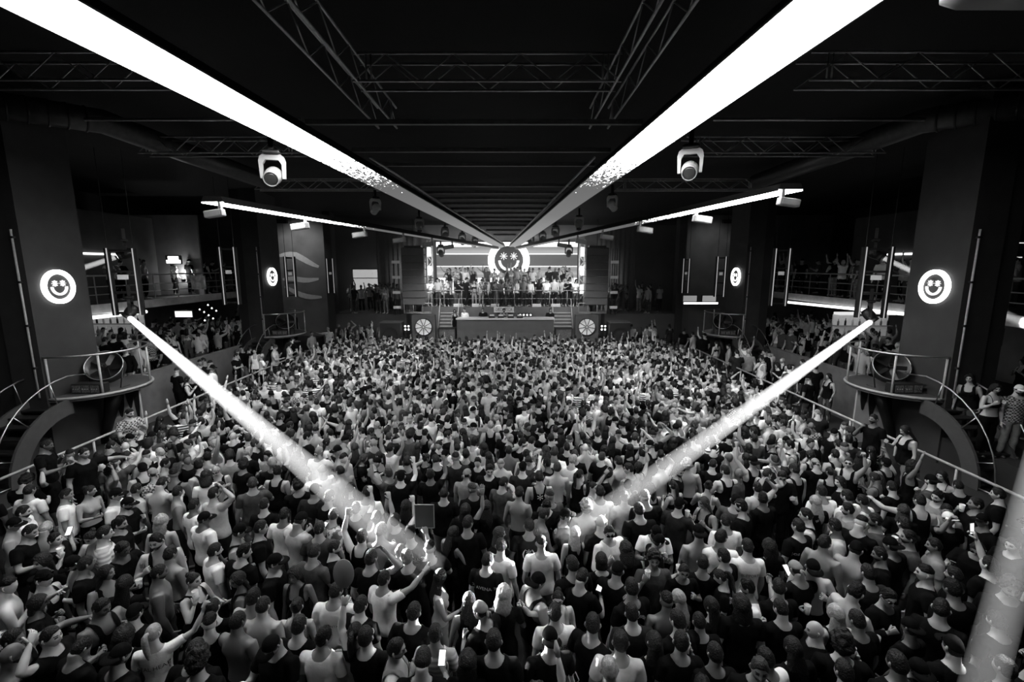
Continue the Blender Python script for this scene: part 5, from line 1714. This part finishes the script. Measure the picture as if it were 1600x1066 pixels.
# everybody else on the floor: a loosened close-packed lattice
MALE_P = ['down'] * 5 + ['turned'] * 3 + ['away'] * 3 + ['front'] * 2 + ['chest'] * 2 + ['folded', 'point', 'fist', 'bothup', 'phoneup', 'phone', 'drink', 'outreach', 'headup']
FEM_P = ['w_down'] * 4 + ['w_turned'] * 2 + ['w_chest'] * 2 + ['w_reach', 'w_up', 'w_phone', 'w_mouth']
def random_look(bright=.30, bare=.17):
    fem = rp.random() < .27
    pose = rp.choice(FEM_P if fem else MALE_P)
    hair = rp.choice('llllivvvLbppPn') if fem else rp.choice('sssssssqqqccffFukkrodBBx')
    u = rp.random()
    if fem:
        top = rp.choice('kkkkCCcwKKW') if u > bright * .5 else rp.choice('WwLc')
    elif u < bright:
        top = rp.choice('WWWWLLwXZM')
    elif u < bright + bare:
        top = 'S'
    else:
        top = rp.choice('KKKKKKKKkkkHHDDGYP')
    face = rp.gauss(0, 28) if rp.random() < .72 else rp.uniform(-180, 180)
    return pose, hair, top, face
STEP = .50
cand = []
row = 0
y = 2.6
while y < 24.0:
    x = -8.45 + (STEP / 2 if row % 2 else 0)
    while x < 8.45:
        cand.append((x + rp.gauss(0, .075), y + rp.gauss(0, .075)))
        x += STEP if y < 8 else .44
    y += STEP * .90 if y < 8 else .41
    row += 1
for x, y in cand:
    q = project((x, y, 1.7))
    if q is None or q[0] < -60 or q[0] > 1660 or q[1] > 1075:
        continue
    # keep a little loose between the hand placed ones
    if not free(x, y, .47 if q[1] > 770 else .40 if y < 8 else .30):
        continue
    pose, hair, top, face = random_look(.06, .06) if y < 8.5 else random_look(.24) if y < 13 else random_look(.34)
    placed.append((x, y))
    add_person(x, y, 0, face, top, hair, pose, [], scale_for(pose))
n_floor = len(people)

# staff and guests one can pick out on the tiers
special = [
    (at_height(64, 690, 2.15), .55, -60, 'K', 'c', 'front', 'security guard'), (at_height(124, 697, 2.2), .55, -95, 'K', 'c', 'outreach', 'security guard'),
    (at_height(1420, 665, 2.15), .55, 80, 'k', 'l', 'w_phone', ''), (at_height(1553, 604, 2.75), 1.2, 165, 'C', 'v', 'w_chest', ''), (at_height(1522, 590, 2.75), 1.2, 120, 'k', 'v', 'w_down', ''),
    (at_height(1370, 650, 2.15), .55, 100, 'K', 's', 'drink', ''), (at_height(1590, 605, 2.75), 1.2, 170, 'P', 'K', 'down', ''), (at_height(200, 640, 2.15), .55, -100, 'P', 's', 'front', ''),
        (at_height(1234, 568, 2.2), .55, 175, 'W', 's', 'down', ''), (at_depth(1592, 425, 15.2), 3.95, 60, 'L', 's', 'front', ''),
]
for p, z0, face, top, hair, pose, note in special:
    add_person(p.x, p.y, z0, face + POSES[pose][2], top, hair, pose, [], .93)
    people[-1]['special'] = True
# the disc jockey and the crew by the booth
for x, y, z0, face, top, hair, pose in ((-.1, 25.95, 1.30, 180, 'k', 's', 'front'), (-1.25, 26.2, 1.30, 175, 'K', 's', 'down'), (-2.3, 26.0, 1.30, 150, 'W', 's', 'down'), (-2.75, 25.6, 1.30, 190, 'k', 'l', 'w_down'), (2.5, 26.0, 1.30, 190, 'K', 's', 'down')):
    add_person(x, y, z0, face, top, hair, pose, [], .93)
    people[-1]['special'] = True
    people[-1]['crew'] = True
# mass of guests on tiers, galleries and stage
def blocked(x, y, z0):
    a = abs(x)
    if z0 < 2 and any(y0 - .35 < y < y1 + .35 and 10.3 < a < 12.25 for y0, y1 in ((10.6, 12.1), (20.6, 22.3))):
        return True                          # pillars
    if z0 < 2 and any(yc - 2.9 < y < yc + 1.5 and 9.3 < a < 11.6 for yc in (11.9, 21.6)):
        return True                          # podiums and stairs
    if z0 == 1.2 and any(abs(x - bx) < 1.5 and by - .3 < y < by + .8 for bx, by in ((-15.9, 14.4), (-16.7, 19.4), (14.9, 18.7))):
        return True                          # bars
    return False
def scatter(x0, x1, y0, y1, z0, step, face, bright, jitter=.12, keep=1.0, spread=35):
    y = y0
    r = 0
    while y <= y1:
        x = x0 + (step / 2 if r % 2 else 0)
        while x <= x1:
            xx, yy = x + rp.gauss(0, jitter), y + rp.gauss(0, jitter)
            q = project((xx, yy, z0 + 1.7))
            if blocked(xx, yy, z0):
                x += step
                continue
            if rp.random() < keep and q and -40 < q[0] < 1640 and q[1] < 1080 and all(abs(xx - o['x']) > .35 or abs(yy - o['y']) > .35 or abs(z0 - o['z0']) > 1 for o in people[n_floor:]):
                pose, hair, top, f = random_look(bright)
                if rp.random() < .8:
                    f = face + rp.gauss(0, spread)
                add_person(xx, yy, z0, f, top, hair, pose, [], scale_for(pose))
            x += step
        y += step
        r += 1
for s in (-1, 1):
    X = lambda a, b: (min(s * a, s * b), max(s * a, s * b))
    scatter(*X(9.85, 10.35), 13.4, 18.6, .55, .6, 60 * s, .22, keep=.75, spread=60)
    scatter(*X(9.05, 9.75), 13.0, 23.5, .55, .62, 60 * s, .22, keep=.72, spread=60)
    scatter(*X(11.6, 13.6), 8.5, 10.3, 1.2, .6, 80 * s, .2, keep=.8, spread=60)
    scatter(*X(11.1, 16.6), 12.7, 24.8, 1.2, .66, 60 * s, .2, keep=.72, spread=60)
    scatter(*X(14.3, 15.0), 12.5, 25.5, 3.95, .62, 70 * s, .3, keep=.62, spread=50)
    scatter(*X(6.1, 9.2), 26.2, 28.2, 2.6, .62, 180, .3, keep=.62, spread=50)
    scatter(*X(6.9, 9.2), 23.9, 25.5, 0.55, .55, 20 * s, .3, keep=.9, spread=60)
scatter(-4.4, 4.4, 27.05, 28.05, 2.92, .42, 180, .42, .06, .95, 30)
scatter(-3.9, 4.0, 28.45, 28.95, 3.55, .46, 180, .5, .06, .85, 30)

# ---- choose the individuals: those that show largest, and the picked ones
LIMIT = 300
order = sorted((i for i, p in enumerate(people) if not p.get('special')), key=lambda i: project((people[i]['x'], people[i]['y'], people[i]['z0'] + 1.6))[2])
inframe = [i for i in order if 6 < project((people[i]['x'], people[i]['y'], people[i]['z0'] + 1.63))[0] < 1594 and project((people[i]['x'], people[i]['y'], people[i]['z0'] + 1.66))[1] < 1062]
special_i = [i for i, p in enumerate(people) if p.get('special')]
solo = set(inframe[:LIMIT - len(special_i)]) | set(special_i)

def base_pose(p):
    """a pose the hair and figure allow"""
    pose = p['pose']
    fem = p['hair'] in FEM
    return pose

def look(p):
    st, hc = HAIRC[p['hair']]
    g, gc = TOPS[p['top']]
    fem = POSES[p['pose']][4]
    if g == 'crop_top' and not fem: g, gc = 'tank_top', 'black'
    if g == 'long_sleeve' and fem: g = 'tshirt'
    return st, hc, g, gc, fem

BODY_READY = set()
def person_object(p):
    pose = p['pose']
    st, hc, g, gc, fem = look(p)
    skin = SKINS[p['skin'] if p['skin'] is not None else rp.choice((0, 1, 1, 1, 2, 2, 2, 3, 3, 4))]
    hm = HAIRS[hc] if hc in HAIRS else HAIRS['dark']
    brow = HAIRS['dark'] if hc != 'blonde' else HAIRS['brown']
    beard = (not fem) and ('B' in p['extra'] or rp.random() < .3)
    me = BODY[pose]
    if pose not in BODY_READY:
        for _ in range(6): me.materials.append(None)
        BODY_READY.add(pose)
    o = bpy.data.objects.new('person', me)
    COL.objects.link(o)
    for k, m in enumerate((skin, M_EYE, brow, HAIRS['dark'] if beard else skin, M_LIP, M_SHOE)):
        o.material_slots[k].link = 'OBJECT'
        o.material_slots[k].material = m
    o.location = (p['x'], p['y'], p['z0'])
    o.rotation_euler = (math.radians(rp.gauss(0, 1.5)), math.radians(rp.gauss(0, 2.0)), math.radians(p['face']))
    o.scale = (p['sc'] * rp.uniform(.97, 1.06),) * 2 + (p['sc'],)
    def child(name, mesh, m, mw=None):
        if not mesh.materials: mesh.materials.append(None)
        c = bpy.data.objects.new(name, mesh)
        COL.objects.link(c)
        c.parent = o
        c.material_slots[0].link = 'OBJECT'
        c.material_slots[0].material = m
        if mw is not None: c.matrix_local = mw
        return c
    shirt = None
    if g:
        shirt = child(g, CLOTHES[(pose, g)], CLOTH[gc])
    tc = rp.choice(('black', 'black', 'charcoal', 'dark grey', 'grey'))
    child('trousers', CLOTHES[(pose, 'trousers')], CLOTH[tc])
    if st:
        hat = HATS.get(st)
        child(hat or 'hair', HAIR_ME[st], (CLOTH[hc] if hat and hc in CLOTH else hm), HEAD_M[pose])
        if hat:
            child('hair', HAIR_ME['cropped'], HAIRS['dark'], HEAD_M[pose])
    gl = None
    if 'G' in p['extra'] or 'H' in p['extra'] or (not p['extra'] and rp.random() < .07):
        up = 'G' in p['extra'] and abs(((p['face'] + 180) % 360) - 180) < 90
        gl = 'up' if up else 'on'
        child('sunglasses', GLASSES_ME[up], M_GLASS, HEAD_M[pose])
    if p.get('crew') and p['x'] > -.5 and p['x'] < .5:
        child('headphones', headphones_mesh(), M_DARKMETAL, HEAD_M[pose])
    for ex in p['extra']:
        if ex in PRINTS and shirt is not None:
            print_on(shirt, CLOTHES[(pose, g)], *PRINTS[ex])
    p['obj'], p['beard'], p['gl'] = o, beard, gl
    return o
def print_on(shirt, me, body, size, dz, light):
    """lettering laid on the back of a shirt"""
    P, T, _ = arrays(me)
    bvh = BVHTree.FromPolygons([tuple(map(float, v)) for v in P], [tuple(map(int, t)) for t in T])
    tm = text_mesh(body, size)
    bm = bmesh.new(); bm.from_mesh(tm)
    bmesh.ops.triangulate(bm, faces=bm.faces)
    bmesh.ops.subdivide_edges(bm, edges=[e for e in bm.edges if e.calc_length() > .02], cuts=2)
    arch = body.startswith('BEFORE')
    for v in bm.verts:
        x, z = -v.co.x * -1, v.co.y
        if arch:
            a = x / .13
            x, z = (.13 + z) * math.sin(a), (.13 + z) * math.cos(a) - .06
        h, n, i, d = bvh.ray_cast(Vector((x, -.6, 1.24 + dz + z)), Vector((0, 1, 0)))
        v.co = (h + Vector((0, -.005, 0))) if h else Vector((x, -.13, 1.24 + dz + z))
    bm.to_mesh(tm); bm.free()
    link('lettering', tm, M_PRINT if light else M_PRINT_DARK, shirt)

# ---- labels
HAIR_W = {'short': 'short {} hair', 'quiff': 'combed-up {} hair', 'cropped': 'cropped {} hair', 'fade': 'faded {} hair', 'curly': 'curly {} hair', 'long': 'long {} hair', 'wavy': 'wavy {} hair', 'bob': '{} bob', 'ponytail': '{} ponytail', 'bun': '{} hair bun', 'cap': '{} cap', 'backward_cap': 'backward cap', 'bandana': 'grey bandana', None: 'shaved head'}
TOP_W = {'tshirt': '{} T-shirt', 'long_sleeve': '{} long-sleeved top', 'tank_top': '{} tank top', 'crop_top': '{} crop top', None: 'no shirt'}
POSE_W = {'point': 'arm pointing', 'fist': 'fist raised', 'bothup': 'both arms up', 'phoneup': 'phone held up', 'phone': 'head bowed', 'drink': 'hand at mouth', 'outreach': 'arm reaching out', 'headup': 'hand behind head', 'folded': 'arms folded', 'w_reach': 'arm stretched out', 'w_up': 'one arm up', 'w_phone': 'head bowed', 'w_mouth': 'hand at mouth', 'front': 'hands in front', 'chest': 'hand at chest', 'w_chest': 'hands at chest'}
PRINT_W = {'S': 'SEAHAWKS lettering', 'D': 'curved BEFORE DIVISION print', 'U': 'SUPPORT lettering', 'V': 'tall white lettering', 'P': 'small dark lettering', 'O': 'gothic Los Angeles lettering', 'J': 'white BALEY lettering', 'A': 'white back print', 'T': 'dark lettered back', 'N': 'small dark back print', '9': 'large number 9', '2': 'large number 20', '*': 'white asterisk print', 'E': 'round white print'}
def short_look(p):
    st, hc, g, gc, fem = look(p)
    h = HAIR_W[st].format(hc)
    t = TOP_W[g].format(gc)
    return f'person with {h} and {t}'
solo_list = sorted(solo, key=lambda i: -project((people[i]['x'], people[i]['y'], people[i]['z0'] + 1.63))[1])
floor_solo = [i for i in solo_list if not people[i].get('special')]
per_row = 19
for r in range(0, len(floor_solo), per_row):
    chunk = sorted(floor_solo[r:r + per_row], key=lambda i: project((people[i]['x'], people[i]['y'], 1.63))[0])
    for k, i in enumerate(chunk):
        people[i]['row'], people[i]['col'] = r // per_row + 1, k + 1
for i in solo_list:
    p = people[i]
    person_object(p)
SPECIAL_LABELS = ['guard with black T-shirt leaning on the left barrier by the painted board', 'second guard with cropped hair at the left barrier, arm resting outward', 'long-haired person in black tank top behind the right barrier under the podium',
    'person in black crop top facing the camera on the right upper tier', 'dark-haired person in black tank top beside the crop-top person on the right tier', 'person drinking behind the right barrier below the near podium',
    'person in checked shirt and white cap at the right picture edge', 'person in checked shirt behind the left barrier under the podium',
    'person in white T-shirt on the right lower tier before the parapet', 'person in light grey shirt leaning at the right gallery rail', 'disc jockey with headphones behind the middle of the booth', 'crew person in black T-shirt left of the disc jockey', 'crew person in white T-shirt at the left booth end', 'long-haired crew person at the far left of the booth', 'crew person in black T-shirt at the right booth end']
first = {}
for i in solo_list:
    first.setdefault((short_look(people[i]), POSE_W.get(people[i]['pose'])), []).append(i)
for k, i in enumerate(special_i):
    tag(people[i]['obj'], SPECIAL_LABELS[k], 'person', 'people on the tiers and stage')
for i in floor_solo:
    p = people[i]
    lab = short_look(p)
    pw = POSE_W.get(p['pose'])
    pr = next((PRINT_W[e] for e in p['extra'] if e in PRINT_W), None)
    if pr and p['extra'][0] not in 'A':
        lab = lab + ', ' + pr
    else:
        if pw and len((lab + ' ' + pw).split()) < 10:
            lab2 = lab + ', ' + pw
        else:
            lab2 = lab
        lab = f'{lab2}, {ORD(p["col"])} from left in the {ORD(p["row"])} crowd row'
        if len(lab.split()) > 16:
            lab = f'{short_look(p)}, {ORD(p["col"])} from left, {ORD(p["row"])} crowd row'
    tag(p['obj'], lab, 'person', 'people on the dance floor')

# ---- things in hands: phones and cups, each a thing of its own
M_PHONE = mat('phone_black', .02, .2, vary=0)
M_PHSCREEN = emission('phone_screen', 1.3)
M_CUP = mat('plastic_cup', .75, .25, vary=.05)
ph_body = MB().box((-.037, -.005, -.075), (.037, .005, .075), bevel=.003).mesh('phone'); ph_body.materials.append(M_PHONE)
ph_scr = MB().box((-.033, -.0065, -.069), (.033, -.0052, .069)).mesh('screen'); ph_scr.materials.append(M_PHSCREEN)
cup_me = MB().lathe([(.028, 0), (.030, .004), (.038, .115), (.036, .115), (.028, .008)], n=16).mesh('cup', True); cup_me.materials.append(M_CUP)
cup_rim = MB().tube([(.038 * math.cos(a), .038 * math.sin(a), .115) for a in [2 * math.pi * k / 16 for k in range(17)]], .003, n=5).mesh('rim', True); cup_rim.materials.append(M_CUP)
n_ph = n_cup = 0
for i in floor_solo:
    p = people[i]
    o = p['obj']
    if p.get('hold'):
        continue
    if p['pose'] in ('phoneup', 'phone', 'w_phone') and n_ph < 14:
        sh, el, wr, fd, nn, hp = HANDS[p['pose']]['r']
        c = wr + fd * .10 + (nn - fd * nn.dot(fd)).normalized() * .03
        e = bpy.data.objects.new('phone', ph_body); COL.objects.link(e)
        bpy.context.view_layer.update() if n_ph == 0 and n_cup == 0 else None
        M = Matrix.Translation(o.location) @ o.rotation_euler.to_matrix().to_4x4() @ Matrix.Diagonal((*o.scale, 1))
        e.matrix_world = Matrix.Translation(M @ (c + Vector((0, 0, .045)))) @ Matrix.Rotation(math.radians(p['face']), 4, 'Z') @ Matrix.Rotation(math.radians(-8 if p['pose'] == 'phoneup' else -55), 4, 'X')
        s_ = bpy.data.objects.new('screen', ph_scr); COL.objects.link(s_); s_.parent = e
        n_ph += 1
        tag(e, f'glowing phone {"raised overhead" if p["pose"] == "phoneup" else "held low"} by {ORD(p["col"])} person of the {ORD(p["row"])} crowd row', 'phone', 'phones in the crowd')
    elif p['pose'] in ('drink', 'front', 'w_mouth') and n_cup < 22:
        sh, el, wr, fd, nn, hp = HANDS[p['pose']]['r']
        c = wr + fd * .095 + (nn - fd * nn.dot(fd)).normalized() * .042
        M = Matrix.Translation(o.location) @ o.rotation_euler.to_matrix().to_4x4() @ Matrix.Diagonal((*o.scale, 1))
        e = bpy.data.objects.new('plastic_cup', cup_me); COL.objects.link(e)
        e.location = (M @ c) - Vector((0, 0, .05))
        s_ = bpy.data.objects.new('rim', cup_rim); COL.objects.link(s_); s_.parent = e
        n_cup += 1
        tag(e, f'clear plastic cup in the hand of {ORD(p["col"])} person of the {ORD(p["row"])} crowd row', 'cup', 'cups in the crowd')
# a paddle fan and a banner seen in the picture
def hand_of(hold, key, up):
    p = next(p for p in people if p.get('hold') == hold)
    o, pose = p['obj'], p['pose']
    sh, el, wr, fd, nn, hp = HANDS[pose][key]
    M = Matrix.Translation(o.location) @ o.rotation_euler.to_matrix().to_4x4() @ Matrix.Diagonal((*o.scale, 1))
    return M @ (wr + fd * .10) + Vector((0, 0, up))
e = empty('paddle_fan', hand_of('fan', 'l', .26))
MB().lathe([(.004, -.006), (.15, -.004), (.155, 0), (.15, .004), (.004, .006)], n=28, M=Matrix.Rotation(math.radians(82), 4, 'X') @ Matrix.Diagonal((.72, 1, 1, 1))).build('disc', mat('fan_card', .30, .7, vary=.05), e, True)
MB().tube([(0, 0, -.14), (0, .0, -.30)], .012, n=8).build('handle', M_DARKMETAL, e)
tag(e, 'round grey paddle fan held above heads left of centre', 'fan')
e = empty('tablet', hand_of('tablet', 'r', .15))
MB().box((-.13, 0, -.17), (.13, .008, .17)).build('card', mat('sign_card_dark', .02, .6, vary=.2), e)
for a, b in (((-.135, -.175), (.135, -.165)), ((-.135, .165), (.135, .175)), ((-.135, -.175), (-.125, .175)), ((.125, -.175), (.135, .175))):
    MB().box((a[0], -.004, a[1]), (b[0], .012, b[1])).build('edge', M_SHELL, e)
tag(e, 'dark tablet with pale edge held up at centre', 'tablet')
e = empty('flag_banner', at_depth(310, 441, 19.9))
n = 14
vs = [(-.32 + .64 * i / n, .03 * math.sin(i * .9), z) for i in range(n + 1) for z in (-.31, .29 + .03 * math.cos(i * .7))]
MB().add(vs, [(2 * i, 2 * i + 2, 2 * i + 3, 2 * i + 1) for i in range(n)]).build('cloth', mat('flag_cloth', .5, .8, vary=.5, scale=5), e, True, fix=False)
for q in (-.31, .31):
    MB().tube([(q, 0, -.31), (q, 0, .30)], .012, n=6).build('hem', M_SHELL, e, True)
tag(e, 'pale lettered flag hung over the left gallery rail', 'flag')

# ---- everybody else in one mass
def mass(name, idx, label):
    V, T, MI = [], [], []
    mats, mi_of = [], {}
    def slot(m):
        if m.name not in mi_of:
            mi_of[m.name] = len(mats)
            mats.append(m)
        return mi_of[m.name]
    nv = 0
    def put(arrs, M, m):
        nonlocal nv
        P, t, _ = arrs
        A = np.array(M)
        V.append(P @ A[:3, :3].T + A[:3, 3])
        T.append(t + nv)
        MI.append(np.full(len(t), slot(m), np.int32))
        nv += len(P)
    for i in idx:
        p = people[i]
        st, hc, g, gc, fem = look(p)
        pose = p['pose']
        M = Matrix.Translation((p['x'], p['y'], p['z0'])) @ Matrix.Rotation(math.radians(p['face']), 4, 'Z') @ Matrix.Scale(p['sc'], 4)
        put(LOWBODY[pose], M, SKINS[rp.choice((0, 1, 1, 1, 2, 2, 2, 3, 3, 4))])
        if g: put(LOWCLOTH[(pose, g)], M, CLOTH[gc])
        put(LOWCLOTH[(pose, 'trousers')], M, CLOTH[rp.choice(('black', 'charcoal', 'dark grey', 'grey'))])
        if st: put(LOWHAIR[st], M @ HEAD_M[pose], CLOTH[hc] if (st in HATS and hc in CLOTH) else HAIRS.get(hc, HAIRS['dark']))
    V, T, MI = np.concatenate(V), np.concatenate(T), np.concatenate(MI)
    me = bpy.data.meshes.new(name)
    me.vertices.add(len(V)); me.vertices.foreach_set('co', V.astype(np.float32).ravel())
    me.loops.add(len(T) * 3); me.loops.foreach_set('vertex_index', T.astype(np.int32).ravel())
    me.polygons.add(len(T))
    me.polygons.foreach_set('loop_start', np.arange(0, len(T) * 3, 3, dtype=np.int32))
    me.polygons.foreach_set('material_index', MI)
    me.polygons.foreach_set('use_smooth', np.ones(len(T), bool))
    me.update(calc_edges=True)
    o = link(name, me)
    for m in mats: me.materials.append(m)
    return tag(o, label, 'crowd', kind='stuff')
rest = [i for i in range(len(people)) if i not in solo]
mass('crowd', rest, 'dense mass of clubbers filling the far dance floor, tiers, galleries and stage')
print('PEOPLE', len(people), 'hand', n_hand, 'floor', n_floor, 'rest', len(rest), 'tris', len(bpy.data.objects['crowd'].data.polygons))

# thin haze hanging over the stage end, lit by the screen and the big smiley
hm = bpy.data.materials.new('stage_haze')
hm.use_nodes = True
hm.node_tree.nodes.clear()
out = hm.node_tree.nodes.new('ShaderNodeOutputMaterial')
vsc = hm.node_tree.nodes.new('ShaderNodeVolumeScatter')
vsc.inputs['Density'].default_value = .045
vsc.inputs['Anisotropy'].default_value = .35
hm.node_tree.links.new(vsc.outputs[0], out.inputs['Volume'])
o = MB().box((-9.4, 19.5, 1.9), (9.4, 29.15, 7.4)).build('haze', hm)
tag(o, 'thin pale haze hanging in front of the stage screen', 'haze', kind='stuff')

# the haze of the beams only needs its own lamps
hz = bpy.data.collections.new('haze_receivers')
for o in bpy.data.objects:
    if o.name.startswith('light_beam') or o.name == 'haze':
        hz.objects.link(o)
for c in hz.collection_objects:
    c.light_linking.link_state = 'EXCLUDE'
def emits(o):
    for sl in o.material_slots:
        m = sl.material
        if m and m.use_nodes:
            for n in m.node_tree.nodes:
                if n.type == 'EMISSION' or (n.type == 'BSDF_PRINCIPLED' and n.inputs['Emission Strength'].default_value > 0):
                    return True
    return False
for o in bpy.data.objects:
    if o.parent and o.parent.name.startswith(('led_screen', 'stage_smiley')):
        continue
    if (o.type == 'LIGHT' and not o.name.startswith('beam_lamp')) or (o.type == 'MESH' and not o.name.startswith(('light_beam', 'haze')) and emits(o)):
        o.light_linking.receiver_collection = hz
